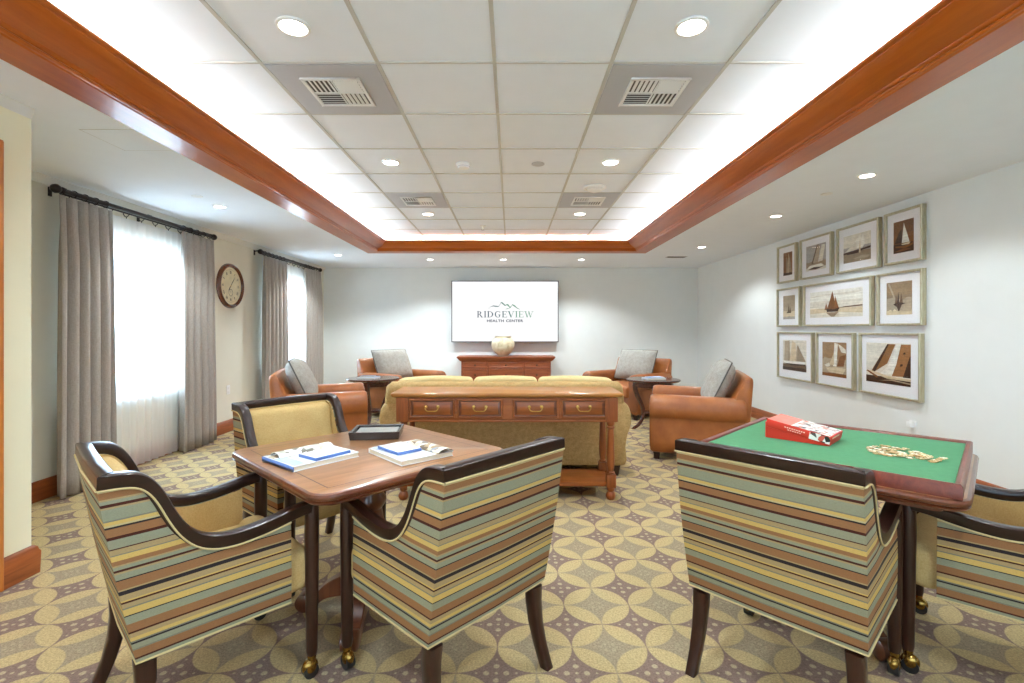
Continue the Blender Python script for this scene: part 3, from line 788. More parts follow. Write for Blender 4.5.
legp = [(.021, .20), (.030, .205), (.030, .213), (.020, .22), (.024, .235), (.029, .27), (.030, .32), (.026, .44), (.024, .50), (.022, .54), (.031, .548), (.031, .556), (.022, .562), (.03, .575), (.03, .588), (.024, .598)]
for lx in (-.79, .79):
    for ly in (-.165, .165):
        b = MB(); b.box(lx-.045, lx+.045, ly-.045, ly+.045, .598, .783)
        b.rbox(lx-.035, lx+.035, ly-.035, ly+.035, .098, .20, .004, 2)
        b.lathe([(max(.001, r), z) for r, z in legp], (lx, ly, 0), 20)
        b.lathe([(.016, .0), (.028, .005), (.036, .022), (.038, .038), (.030, .058), (.02, .066), (.028, .075), (.03, .082), (.026, .098)], (lx, ly, 0), 20)
        b.build('leg', M['oak_z'], t, bevel=.002)
b = MB(); b.rbox(-.80, .80, -.185, .185, .105, .135, .006, 2); b.build('shelf', M['oak'], t)
for cx in (-.567, -.205, .215, .580):
    b = MB(); w = .172
    b.box(cx-w, cx+w, -.199, -.15, .628, .772)
    pan = [(-.0, 0), (.008, .006), (.014, .006), (.022, .0), (.03, .003)]
    rr = []
    for o, dz in ((0, .199), (.004, .206), (.012, .206), (.018, .200), (.024, .200), (.034, .205)):
        rr.append([(cx+sx*(w-o), -dz, .700+sz*(.072-o)) for sx, sz in ((1, -1), (1, 1), (-1, 1), (-1, -1))])
    b.rings(rr)
    for f in b.bm.faces:
        c = f.calc_center_median()
        if len(f.verts) == 4 and (.125 < abs(c.x-cx) < .160 or .049 < abs(c.z-.700) < .061) and abs(c.x-cx) < .161 and c.y < -.1995 and abs(c.z-.700) < .0615: f.material_index = 1
    d = b.build('drawer', [M['oak'], M['walnut']], t, bevel=.001)
    b = MB()
    for s in (-1, 1):
        b.lathe([(.013, 0), (.013, .003), (.007, .006), (.006, .016), (.001, .018)], seg=14, M=Matrix.Translation((cx+s*.046, -.205, .712)) @ Matrix.Rotation(R(90), 4, 'X'))
    pts = catmull([(cx-.046, -.218, .712), (cx-.048, -.222, .700), (cx-.034, -.226, .684), (cx-.012, -.227, .682), (cx+.012, -.227, .682), (cx+.034, -.226, .684), (cx+.048, -.222, .700), (cx+.046, -.218, .712)], 3)
    b.tube(pts, .0045, 8); b.build('handle', M['brass_pull'], d)

# sofa seen from behind
M['sofa'] = mat_fabric('beige_chenille', (154, 124, 78), (194, 162, 110), 160, bump=.3, big=28)
M['sofa_light'] = mat_fabric('cream_cushion', (196, 172, 118), (218, 198, 148), 200, bump=.2)
t = thing('sofa', 'beige upholstered three seat sofa seen from behind the console table', 'sofa', (-.05, 4.74, 0))
bk = [(-.40, .10), (-.43, .12), (-.437, .3), (-.44, .6), (-.455, .68), (-.47, .74), (-.468, .795), (-.44, .828), (-.39, .834), (-.33, .82), (-.29, .80), (-.25, .6), (-.22, .42), (-.2, .10)]
bk = [(q.x, q.y) for q in catmull([(a, c, 0) for a, c in bk], 3)]
def backx(x, s=1): return [(x, y if s == 1 else -.34+(y+.34)*s, z if s == 1 else .10+(z-.1)*(1-(1-s)*.4)) for y, z in bk]
b = MB(); b.rings([backx(-1.06, .62), backx(-1.045, .88), backx(-1.0)]+[backx(x) for x in (-.7, -.35, 0, .35, .7)]+[backx(1.0), backx(1.03, .88), backx(1.045, .62)]); b.build('back', M['sofa'], t, angle=60)
for s in (-1, 1):
    prof = [(.86, .10), (1.055, .10), (1.06, .25), (1.075, .36), (1.095, .42), (1.11, .48), (1.11, .55), (1.09, .615), (1.05, .655), (.99, .665), (.93, .65), (.89, .61), (.86, .52)]
    prof = [(q.x, q.y) for q in catmull([(a, c, 0) for a, c in prof], 3)]
    b = MB(); cxx, czz = .97, .4
    b.rings([[(s*(cxx+(x-cxx)*k), y, czz+(z-czz)*k) for x, z in prof] for y, k in ((-.45, .9), (-.43, .97), (-.40, 1), (.38, 1), (.42, .985), (.44, .93))]); b.build('arm', M['sofa'], t, angle=60)
b = MB(); b.rbox(-.90, .90, -.36, .40, .10, .30, .03, 3); b.build('base', M['sofa'], t)
def pf(cx, cz, hx, hz, amt, ax):
    def f(v):
        u = max(0, 1-((v.x-cx)/hx)**2)*max(0, 1-((v[ax]-cz)/hz)**2); w = Vector(v)
        if ax == 2: w.y += amt*u if v.y > -.2 else 0
        else: w.z += amt*u if v.z > .36 else 0
        return w
    return f
for k in (-1, 0, 1):
    cx = k*.585
    b = MB(); b.rbox(cx-.288, cx+.288, -.25, .42, .29, .45, .035, 3, fn=pf(cx, .1, .29, .34, .03, 1)); b.build('seat_cushion', M['sofa'], t, angle=60)
    def lean(v, cx=cx): 
        q = pf(cx, .66, .29, .24, .05, 2)(v); q.y -= .16*(v.z-.44)/.45; q.z += .012*(1-((v.x-cx)/.29)**2) if v.z > .8 else 0; return q
    wx = .288 if k == 0 else .335
    cc = cx if k == 0 else cx+k*.047
    b = MB(); b.rbox(cc-wx, cc+wx, -.25, -.05, .44, .860, .04, 3, fn=lean); b.build('back_cushion', M['sofa_light'], t, angle=60)
for sx in (-1, 1):
    for sy in (-.38, .38):
        b = MB(); b.rings([[(sx*.98+a*w, sy+c*w, z) for a, c in ((1, 1), (-1, 1), (-1, -1), (1, -1))] for z, w in ((0, .022), (.101, .035))]); b.build('foot', M['espresso_z'], t, bevel=.003)

# leather club chairs
M['leather'] = mat_leather('tan_leather', (140, 76, 30), (170, 101, 46))
M['leather_dark'] = mat_leather('brown_leather', (112, 60, 28), (142, 82, 42))
M['pillow'] = mat_fabric('grey_pillow_cloth', (146, 142, 134), (184, 180, 170), 240, bump=.3, big=22)
M['pillow_seam'] = mat_plain('dark_cord', (90, 86, 82), .8)
def make_club():
    t = thing('club_chair', None, 'armchair', group='tan leather club chairs')
    for s in (-1, 1):
        prof = [(.275, .09), (.415, .09), (.418, .40), (.43, .425), (.45, .46), (.455, .52), (.44, .585), (.40, .632), (.345, .645), (.295, .63), (.265, .58), (.265, .45)]
        prof = [(q.x, q.y) for q in catmull([(a, c, 0) for a, c in prof], 3)]
        b = MB()
        b.rings([[(s*(.43+(x-.35)*k*1.1), y, (.37+(z-.37)*k) - (.0 if z < .42 else dz)) for x, z in prof] for y, k, dz in ((-.42, .94, .012), (-.40, 1, .010), (-.1, 1, .006), (.25, 1, 0), (.41, 1, 0), (.435, .985, 0), (.45, .94, 0))])
        a = b.build('arm', M['leather'], t, angle=60)
        b = MB()                                 # scroll panel on the arm's front
        b.rings([[(s*(.43+(x-.35)*k*1.1), y, .37+(z-.37)*k) for x, z in prof] for y, k in ((.449, .86), (.456, .84), (.458, .78))]); b.build('front_panel', M['leather_dark'], a, angle=50)
    bk = [(-.45, .09), (-.462, .4), (-.482, .70), (-.488, .80), (-.474, .835), (-.445, .842), (-.415, .825), (-.36, .70), (-.24, .45), (-.2, .09)]
    bk = [(q.x, q.y) for q in catmull([(a, c, 0) for a, c in bk], 3)]
    def bx(x, k): return [(x, -.36+(y+.36)*k, .3+(z-.3)*(1-(1-k)*.25)) for y, z in bk]
    b = MB(); b.rings([bx(-.48, .8), bx(-.475, .95), bx(-.455, 1), bx(0, 1.02), bx(.455, 1), bx(.475, .95), bx(.48, .8)]); b.build('backrest', M['leather'], t, angle=60)
    b = MB(); b.rbox(-.35, .35, -.30, .435, .09, .30, .02, 3); b.build('base', M['leather_dark'], t)
    def sf(v):
        u = max(0, 1-(v.x/.34)**2)*max(0, 1-((v.y-.1)/.37)**2); return Vector((v.x, v.y, v.z+(.03*u if v.z > .38 else 0)))
    b = MB(); b.rbox(-.335, .335, -.25, .455, .295, .465, .04, 4, fn=sf); b.build('seat_cushion', M['leather'], t, angle=60)
    for sx in (-1, 1):
        for sy in (-.39, .39):
            b = MB(); x = sx*.43; b.rings([[(x+a*w, sy+c*w, z) for a, c in ((1, 1), (-1, 1), (-1, -1), (1, -1))] for z, w in ((0, .026), (.092, .033))]); b.build('foot', M['espresso_z'], t, bevel=.003)
    return t
def make_pillow():
    t = thing('back_pillow', None, 'cushion', group='grey pillows on the club chairs')
    n = 14; hw_, hh, hd = .335, .25, .11
    b = MB(); fr, bkk = [], []
    for i in range(n+1):
        ra, rb = [], []
        for j in range(n+1):
            u = -1+2*i/n; w = -1+2*j/n
            u = math.copysign(abs(u)**.8, u); w = math.copysign(abs(w)**.8, w)
            th = hd*((1-abs(u)**3.2)*(1-abs(w)**3.2))**.5
            px = hw_*u*(1-.06*w*w+.03*u*u*w*w*2); pz = hh*w*(1-.07*u*u+.03*u*u*w*w*2)
            px *= 1-.02; wr = .006*math.sin(9*u+4*w)*(1-abs(u))*(1-abs(w))
            ra.append((px, th+.006+wr, pz)); rb.append((px, -th-.006, pz))
        fr.append(ra); bkk.append(rb)
    vf = [[b.bm.verts.new(p) for p in r] for r in fr]; vb = [[b.bm.verts.new(p) for p in r] for r in bkk]
    for i in range(n):
        for j in range(n):
            b._face([vf[i][j], vf[i+1][j], vf[i+1][j+1], vf[i][j+1]]); b._face([vb[i][j], vb[i][j+1], vb[i+1][j+1], vb[i+1][j]])
    edge = [(i, 0) for i in range(n)]+[(n, j) for j in range(n)]+[(i, n) for i in range(n, 0, -1)]+[(0, j) for j in range(n, 0, -1)]
    for k in range(len(edge)):
        i, j = edge[k]; i2, j2 = edge[(k+1) % len(edge)]
        b._face([vf[i][j], vf[i2][j2], vb[i2][j2], vb[i][j]])
    loopp = [Vector(((fr[i][j][0])*1.008, 0, fr[i][j][2]*1.008)) for i, j in edge]
    b.build('body', M['pillow'], t, angle=70)
    b = MB(); b.tube(loopp, .007, 6, closed=True); b.build('piping', M['pillow_seam'], t)
    return t
club = make_club(); pil = make_pillow()
CH = [((1.97, 5.22), 162, 'tan leather club chair against the wall of pictures, its side to the viewer', 'grey pillow on the leather chair by the wall of pictures'),
      ((-2.10, 5.47), 19, 'tan leather club chair by the far window, behind the tan padded armchair', 'grey pillow on the leather chair by the far window'),
      ((1.80, 7.58), 221, 'tan leather club chair in the back corner right of the screen', 'grey pillow on the leather chair right of the screen'),
      ((-1.70, 7.62), -38, 'tan leather club chair in the back corner left of the screen', 'grey pillow on the leather chair left of the screen')]
for i, ((x, y), a, lb, lp) in enumerate(CH):
    r = R(a-90)
    if i == 0: club.location = (x, y, 0); club.rotation_euler.z = r; club['label'] = lb
    else: dup(club, lb, (x, y, 0), r)
    Mt = Matrix.Translation((x, y, 0)) @ Matrix.Rotation(r, 4, 'Z') @ Matrix.Translation((0, -.212, .74)) @ Matrix.Rotation(R(25), 4, 'X')
    if i == 0: p = pil; p['label'] = lp
    else: p = dup(pil, lp, (0, 0, 0))
    p.location = Mt.translation; p.rotation_euler = Mt.to_euler()

# round side tables
M['mahog'] = mat_wood('dark_mahogany', (52, 24, 18), (92, 48, 34), 'X', 1.4, .25, .5)
def make_side():
    t = thing('side_table', None, 'side table', group='round mahogany side tables')
    b = MB(); b.lathe([(.30, .612), (.325, .616), (.335, .624), (.345, .630), (.345, .640), (.338, .646), (.30, .648), (.001, .648)], seg=48); b.build('table_top', M['mahog'], t, angle=30)
    b = MB(); b.lathe([(.25, .545), (.255, .548), (.255, .613), (.24, .613)], seg=40); b.build('apron', M['mahog'], t)
    b = MB(); b.lathe([(.001, .20), (.13, .2), (.14, .205), (.14, .215), (.13, .22), (.001, .22)], seg=30); b.build('lower_shelf', M['mahog'], t)
    for k in range(3):
        a = R(90+120*k); Mt = Matrix.Rotation(a, 4, 'Z')
        pth = catmull([(.245, 0, .60), (.25, 0, .54), (.225, 0, .45), (.165, 0, .33), (.135, 0, .23), (.15, 0, .13), (.205, 0, .05), (.27, 0, .012)], 3)
        b = MB(); n = len(pth)
        b.tube([Mt @ p for p in pth], [.034-.014*(i/(n-1)) for i in range(n)], 8)
        b.lathe([(.014, .0), (.024, .003), (.024, .012), (.012, .02)], seg=14, M=Mt @ Matrix.Translation((.275, 0, 0)))
        b.build('leg', M['mahog'], t)
    return t
st = make_side(); st['label'] = 'round dark mahogany side table between the two right leather chairs'
st.location = (1.86, 6.42, 0); st.rotation_euler.z = R(100)
dup(st, 'round dark mahogany side table between the two left leather chairs', (-1.85, 6.56, 0), R(180))
def small_book(lb, loc, rz, w, d, h, mat):
    t = thing('magazine', lb, 'magazine', loc, rz, 'magazines on the side tables')
    b = MB(); b.box(-w/2+.003, w/2-.003, -d/2+.003, d/2-.003, .001, h-.001); b.build('pages', PAPER, t)
    b = MB(); b.box(-w/2, w/2, -d/2, d/2, 0, .002); b.box(-w/2, w/2, -d/2, d/2, h-.002, h); b.box(-w/2, -w/2+.003, -d/2, d/2, 0, h); b.build('cover', mat, t)
small_book('pale magazine on the right side table, lowest of the two', (1.86, 6.38, .649), R(8), .25, .20, .016, COVER)
small_book('smaller pale magazine on top of the one on the right side table', (1.87, 6.38, .666), R(14), .20, .15, .012, LBLUE)
small_book('pale magazine on the left side table', (-1.89, 6.52, .649), R(-12), .24, .19, .016, LBLUE)
small_book('dark magazine on the left edge of the left side table', (-1.91, 6.54, .666), R(6), .19, .13, .012, mat_plain('slate_cover', (92, 98, 112), .4, var=.2, vscale=25))

# dresser, urn and screen on the back wall
t = thing('dresser', 'low cherry dresser with drawers under the wall screen', 'dresser', (-.09, 9.09, 0))
b = MB(); b.rings([[(x, y, z) for x, y in rrect(w, d, .008, 3)] for w, d, z in ((1.64, .46, .715), (1.68, .48, .728), (1.70, .49, .738), (1.75, .515, .765), (1.78, .53, .780), (1.785, .53, .792), (1.775, .525, .800))]); b.build('top', M['cherry'], t, angle=30)
b = MB(); b.box(-.812, .812, -.22, .225, .08, .716); b.box(-.83, .83, -.235, .23, .03, .10); b.build('body', M['cherry'], t, bevel=.004)
for sx in (-1, 1):
    for sy in (-.17, .18):
        b = MB(); b.rbox(sx*.78-.04, sx*.78+.04, sy-.04, sy+.04, 0, .04, .006, 2); b.build('foot', M['cherry'], t)
for z0, z1 in ((.595, .70), (.36, .58), (.12, .345)):
    for x0, x1 in ((-.78, -.335), (-.32, .32), (.335, .78)):
        b = MB(); b.rings([[(cx, -d, cz) for cx, cz in ((x0+o, z0+o), (x1-o, z0+o), (x1-o, z1-o), (x0+o, z1-o))] for o, d in ((0, .21), (0, .232), (.006, .238), (.016, .238), (.022, .233), (.03, .233))]); d = b.build('drawer', M['cherry'], t)
        b = MB(); b.lathe([(.008, 0), (.007, .008), (.014, .014), (.016, .02), (.012, .026), (.001, .028)], seg=16, M=Matrix.Translation(((x0+x1)/2, -.232, (z0+z1)/2)) @ Matrix.Rotation(R(90), 4, 'X')); b.build('knob', mat_plain('dark_knob', (70, 44, 30), .35, .6), d)
tt = NT('mottled_stoneware'); v = tt.coord(); n = tt.noise(v, 9, 5, .65, .8)
tt.bsdf(tt.ramp(n, [(.3, lin(168, 152, 118)), (.5, lin(206, 192, 160)), (.7, lin(222, 214, 192))]), .5, 0, .5, .1, tt.bump(tt.noise(v, 30, 4), .2, .01)); M['stone'] = tt.m
b = MB(); ur = [(.085, 0), (.098, .004), (.10, .014), (.105, .02), (.145, .055), (.185, .11), (.208, .17), (.214, .22), (.205, .27), (.18, .31), (.155, .332), (.148, .345), (.152, .358), (.16, .365), (.148, .365), (.138, .345), (.145, .325), (.19, .27), (.19, .2), (.14, .08), (.001, .05)]
b.lathe([(q.x, q.y) for q in catmull([(r, z, 0) for r, z in ur], 2)], seg=40, cap=False)
tag(b.build('urn', M['stone']), 'round mottled cream urn standing on the cherry dresser', 'urn').location = (-.148, 9.07, .8005)

SC = .018816
def sx(px): return (px-511)*SC
def sz(py): return EYE+(329-py)*SC
YS = 9.215
t = thing('wall_screen', 'large flat wall screen showing a mountain logo above the dresser', 'television')
b = MB(); b.box(sx(451.4), sx(558.6), YS+.002, YS+.065, sz(342.2), sz(280.8)); b.box(-.4, .3, YS+.06, YB-.001, 1.3, 1.95); b.build('case', mat_plain('screen_case', (40, 40, 44), .35), t, bevel=.004)
b = MB(); b.box(sx(452.2), sx(557.8), YS-.001, YS+.004, sz(341.4), sz(281.6)); b.build('display', mat_emit('lit_display', (255, 255, 255), .64), t)
def em_grad(name, stops, x0, x1):
    q = NT(name); v = q.coord(); s_ = q.n('ShaderNodeSeparateXYZ'); q.link(v, s_.inputs[0])
    f = q.math('DIVIDE', q.math('SUBTRACT', s_.outputs[0], x0), x1-x0)
    e = q.n('ShaderNodeEmission'); q.link(q.ramp(f, [(p, lin(c)) for p, c in stops]), e.inputs[0]); e.inputs[1].default_value = .56; q.link(e.outputs[0], q.out.inputs[0]); return q.m
LG = em_grad('logo_word_colours', [(0, (52, 72, 98)), (.35, (44, 78, 100)), (.55, (66, 122, 118)), (.75, (126, 178, 150)), (1, (160, 196, 176))], sx(476.5), sx(534))
LM = em_grad('logo_ridge_colours', [(0, (150, 168, 170)), (.35, (110, 140, 140)), (.65, (76, 156, 116)), (1, (140, 176, 156))], sx(488), sx(520))
LN = mat_emit('logo_navy', (28, 52, 86), .5)
def serif_word(b, X0, X1, Z0, H):
    y = YS-.0025
    adv = {'R': 1.02, 'I': .52, 'D': 1.1, 'G': 1.1, 'E': .92, 'V': 1.05, 'W': 1.42}
    word = 'RIDGEVIEW'; tot = sum(adv[c] for c in word); k = (X1-X0)/tot; cx = X0
    def q(pts): b.poly([(cx+px*k, y, Z0+pz*H) for px, pz in pts])
    def stem(x, th=.15):
        q([(x, 0), (x+th, 0), (x+th, 1), (x, 1)]); q([(x-.09, 0), (x+th+.09, 0), (x+th+.09, .06), (x-.09, .06)]); q([(x-.09, .94), (x+th+.09, .94), (x+th+.09, 1), (x-.09, 1)])
    def arc(ax, az, rx, rz, a0, a1, t0, t1, n=14):
        for i in range(n):
            u0, u1 = i/n, (i+1)/n; A, B_ = R(a0+(a1-a0)*u0), R(a0+(a1-a0)*u1)
            w0 = t0+(t1-t0)*math.sin(PI*u0); w1 = t0+(t1-t0)*math.sin(PI*u1)
            q([(ax+rx*math.cos(A), az+rz*math.sin(A)), (ax+rx*math.cos(B_), az+rz*math.sin(B_)), (ax+(rx-w1)*math.cos(B_), az+(rz-w1*.6)*math.sin(B_)), (ax+(rx-w0)*math.cos(A), az+(rz-w0*.6)*math.sin(A))])
    def diag(xa, za, xb, zb, th): q([(xa, za), (xa+th, za), (xb+th, zb), (xb, zb)])
    for c in word:
        if c == 'I': stem(.18)
        elif c == 'R':
            stem(.15); arc(.3, .74, .4, .26, -90, 90, .06, .15); diag(.72, 0, .4, .5, .16)
            q([(.66, 0), (.98, 0), (.98, .06), (.66, .06)])
        elif c == 'D': stem(.15); arc(.3, .5, .64, .5, -90, 90, .06, .16)
        elif c == 'G':
            arc(.55, .5, .46, .51, 50, 310, .06, .16, 20); q([(.72, .08), (.86, .16), (.86, .46), (.72, .46)]); q([(.6, .4), (.96, .4), (.96, .46), (.6, .46)]); q([(.8, .72), (.88, .72), (.88, .98), (.84, .98)])
        elif c == 'E':
            stem(.15); q([(.3, .94), (.76, .94), (.76, 1), (.3, 1)]); q([(.3, 0), (.8, 0), (.8, .06), (.3, .06)]); q([(.3, .48), (.62, .48), (.62, .54), (.3, .54)])
            q([(.70, .76), (.76, .76), (.76, 1), (.72, 1)]); q([(.74, 0), (.80, 0), (.80, .26), (.76, .26)]); q([(.58, .4), (.62, .4), (.62, .62), (.58, .62)])
        elif c == 'V':
            diag(.44, 0, .08, 1, .17); diag(.46, 0, .84, 1, .06); q([(-.02, .94), (.36, .94), (.36, 1), (-.02, 1)]); q([(.72, .94), (1.02, .94), (1.02, 1), (.72, 1)])
        elif c == 'W':
            diag(.36, 0, .08, 1, .15); diag(.40, 0, .68, 1, .06); diag(.86, 0, .58, 1, .15); diag(.90, 0, 1.2, 1, .06); q([(-.02, .94), (.34, .94), (.34, 1), (-.02, 1)]); q([(1.08, .94), (1.38, .94), (1.38, 1), (1.08, 1)])
        cx += adv[c]*k
b = MB(); serif_word(b, sx(476.6), sx(533.8), sz(317.4), 6.2*SC); b.build('lettering', LG, t, smooth=False)
for wd_, x0_, x1_ in (('HEALTH', 487.0, 503.8), ('CENTER', 505.9, 523.0)):
    nl = letters(wd_, .066, LN, t, (sx((x0_+x1_)/2), YS-.002, sz(322)), (R(90), 0, 0), 'lettering', .0003, 'CENTER', .0018, 1.12)
    bx_ = [v.co.x for v in nl.data.vertices]; nl.scale = ((x1_-x0_)*SC/(max(bx_)-min(bx_)), 1, 1)
b = MB()
def stroke(pts, w):
    for (xa, ya, wa), (xb, yb_, wb) in zip(pts, pts[1:]):
        b.poly([(sx(xa), YS-.0025, sz(ya+wa)), (sx(xb), YS-.0025, sz(yb_+wb)), (sx(xb), YS-.0025, sz(yb_-wb)), (sx(xa), YS-.0025, sz(ya-wa))])
stroke([(488.3, 308.6, .1), (491, 306.6, .25), (493.2, 305.9, .5), (495.5, 306.3, .6), (498.4, 306.5, .4), (500, 304.5, .25), (501, 302.5, .4), (502.3, 303, .8), (504.5, 305, .7), (506, 305.6, .2)], 1)
stroke([(505, 305.6, .15), (507, 304.6, .55), (508.4, 305.4, .9), (510, 307.6, .7), (511.4, 306.2, .3), (512.4, 304.7, .5), (514.6, 306, .8), (517, 308, .5), (520, 309.6, .1)], 1)
stroke([(505.5, 309.3, .1), (507.5, 308.6, .3), (509.6, 308.9, .1)], 1)
b.build('logo_ridge', LM, t, smooth=False)

# wall clock
t = thing('wall_clock', 'round wooden wall clock between the two windows', 'clock', (XL, 6.23, 1.847), R(90))
Mc = Matrix.Rotation(R(90), 4, 'X')         # lathe axis towards the room (-y of the clock)
M['clock_wood'] = mat_wood('clock_walnut', (62, 24, 12), (112, 54, 26), 'X', 2, .25, .6)
b = MB(); b.lathe([(.235, .012), (.24, .030), (.248, .042), (.260, .046), (.274, .038), (.283, .02), (.285, 0), (.2, 0)], seg=56, cap=False, M=Mc); b.build('rim', M['clock_wood'], t)
b = MB(); b.lathe([(.239, .016), (.001, .016)], seg=48, cap=False, M=Mc); b.build('face', mat_plain('clock_face_paper', (226, 214, 178), .5, var=.1, vscale=14), t)
INK = mat_plain('clock_ink', (60, 52, 44), .5)
b = MB()
rn = ['XII', 'I', 'II', 'III', 'IIII', 'V', 'VI', 'VII', 'VIII', 'IX', 'X', 'XI']
for k in range(12):
    a = PI/2-k*PI/6; n = len(rn[k])
    for j, ch in enumerate(rn[k]):
        off = (j-(n-1)/2)*.012
        Mg = Matrix.Translation((.172*math.cos(a), -.0168, .172*math.sin(a))) @ Matrix.Rotation(-(a-PI/2), 4, 'Y') @ Matrix.Translation((off, 0, 0))
        if ch == 'I': b.box(-.0022, .0022, -.0005, .0005, -.017, .017, M=Mg)
        elif ch == 'V':
            for s in (-1, 1): b.box(-.002, .002, -.0005, .0005, -.0175, .0175, M=Mg @ Matrix.Translation((s*.004, 0, 0)) @ Matrix.Rotation(s*.25, 4, 'Y'))
        else:
            for s in (-1, 1): b.box(-.002, .002, -.0005, .0005, -.018, .018, M=Mg @ Matrix.Rotation(s*.4, 4, 'Y'))
for k in range(60):
    a = k*PI/30; Mg = Matrix.Translation((.207*math.cos(a), -.0166, .207*math.sin(a))) @ Matrix.Rotation(-(a-PI/2), 4, 'Y'); b.box(-.001, .001, -.0005, .0005, -.005, .005, M=Mg)
b.build('numerals', INK, t, smooth=False)
b = MB(); b.lathe([(.045, .0172), (.045, .0178), (.040, .0178), (.040, .0172)], seg=28, cap=False, M=Mc @ Matrix.Translation((0, -.085, 0)));
b.lathe([(.0015, .0178), (.001, .0172)], seg=8, M=Mc @ Matrix.Translation((0, -.085, 0))); b.box(-.0015, .0015, -.018, -.0172, -.085, -.055); b.build('second_dial', INK, t)
for nm, ang, L, wd in (('minute_hand', 38, .15, .006), ('hour_hand', 218, .085, .008)):
    Mg = Matrix.Translation((0, -.019 if nm[0] == 'm' else -.0182, 0)) @ Matrix.Rotation(R(ang), 4, 'Y'); b = MB()
    b.prism([(-wd*.5, 0, -.02), (wd*.5, 0, -.02), (wd, 0, L*.6), (0, 0, L), (-wd, 0, L*.6)], (0, .0008, 0), Mg); b.build(nm, INK, t)
b = MB(); b.lathe([(.010, .0195), (.008, .022), (.001, .0225)], seg=16, cap=False, M=Mc); b.build('hub', M['brass_pull'], t)
# ================================================================== CURTAINS
def make_cloth(name, a, b, transl, rough=.9):
    t = NT(name); v = t.coord()
    n = t.noise(t.mapping(v, (1, 1, 6)), 60, 3, .7); n2 = t.noise(t.mapping(v, (6, 6, .6)), 40, 3, .7)
    col = t.ramp(t.math('MULTIPLY', t.math('ADD', n, n2), .5), [(.35, lin(a)), (.65, lin(b))])
    d = t.n('ShaderNodeBsdfDiffuse'); tr = t.n('ShaderNodeBsdfTranslucent'); mx = t.n('ShaderNodeMixShader')
    t.link(col, d.inputs[0]); t.link(col, tr.inputs[0]); mx.inputs[0].default_value = transl
    t.link(d.outputs[0], mx.inputs[1]); t.link(tr.outputs[0], mx.inputs[2]); t.link(mx.outputs[0], t.out.inputs[0]); return t.m
M['drape'] = make_cloth('taupe_drape', (164, 155, 146), (190, 181, 172), .12)
t = NT('sheer_voile'); v = t.coord()
d = t.n('ShaderNodeBsdfDiffuse'); d.inputs[0].default_value = lin(246, 246, 246)
tl = t.n('ShaderNodeBsdfTranslucent'); tl.inputs[0].default_value = lin(250, 250, 250)
tp = t.n('ShaderNodeBsdfTransparent')
m1 = t.n('ShaderNodeMixShader'); m1.inputs[0].default_value = .6; t.link(d.outputs[0], m1.inputs[1]); t.link(tl.outputs[0], m1.inputs[2])
m2 = t.n('ShaderNodeMixShader'); m2.inputs[0].default_value = .2; t.link(m1.outputs[0], m2.inputs[1]); t.link(tp.outputs[0], m2.inputs[2])
t.link(m2.outputs[0], t.out.inputs[0]); M['sheer'] = t.m
M['iron'] = mat_plain('dark_bronze_rod', (36, 26, 24), .35, .5, coat=.2)

ZR = 2.365
def cloth(b, y0, y1, x, zt, zb, waves, amp, seed, flare=0, sharp=False):
    rnd = random.Random(seed); nu = waves*12; nv = 16
    ph = [rnd.uniform(-.5, .5) for _ in range(waves+2)]; am = [rnd.uniform(.65, 1.2) for _ in range(waves+2)]
    grid = []
    for j in range(nv+1):
        f = j/nv; z = zt+(zb-zt)*f; row = []
        for i in range(nu+1):
            u = i/nu; w = u*waves; k = int(w); fr = w-k
            a = am[k]*(1-fr)+am[k+1]*fr; p = ph[k]*(1-fr)+ph[k+1]*fr
            arg = 2*PI*w+p*1.4*f+.5*math.sin(3*f+k)*f
            env = .55+.45*min(1, f*5) if f < .2 else 1.0
            off = amp*a*env*(math.tanh(2.4*(math.sin(arg)+.45)) if sharp else math.sin(arg)+.25*math.sin(2*arg+p))
            yy = y0+(y1-y0)*(u+.12/waves*math.sin(2*arg)*.5)
            mid = (y0+y1)/2
            yy = mid+(yy-mid)*(1+flare*f)
            row.append(b.bm.verts.new((x+off, yy, z)))
        grid.append(row)
    for j in range(nv):
        for i in range(nu): b._face([grid[j][i], grid[j][i+1], grid[j+1][i+1], grid[j+1][i]])
def ring_part(ys, parent, x, z):
    for y in ys:
        b = MB(); b.tube([(x+.028*math.cos(a), y+.006*math.sin(2*a), z-.006+.028*math.sin(a)) for a in [2*PI*k/14 for k in range(14)]], .004, 6, closed=True)
        b.tube([(x, y, z-.034), (x, y, z-.05)], .0035, 6); b.build('ring', M['iron'], parent)
XC = XL+.13
def curtain(y0, y1, waves, seed, lb, grp, amp=.058, flare=.06):
    t = thing('curtain', lb, 'curtain', (0, 0, 0), 0, grp)
    b = MB(); cloth(b, y0, y1, XC, ZR-.045, .012, waves, amp, seed, flare, True); b.build('drape', M['drape'], t, angle=80, solid=.004)
    ring_part([y0+(y1-y0)*(k+.5)/waves for k in range(waves)], t, XC, ZR)
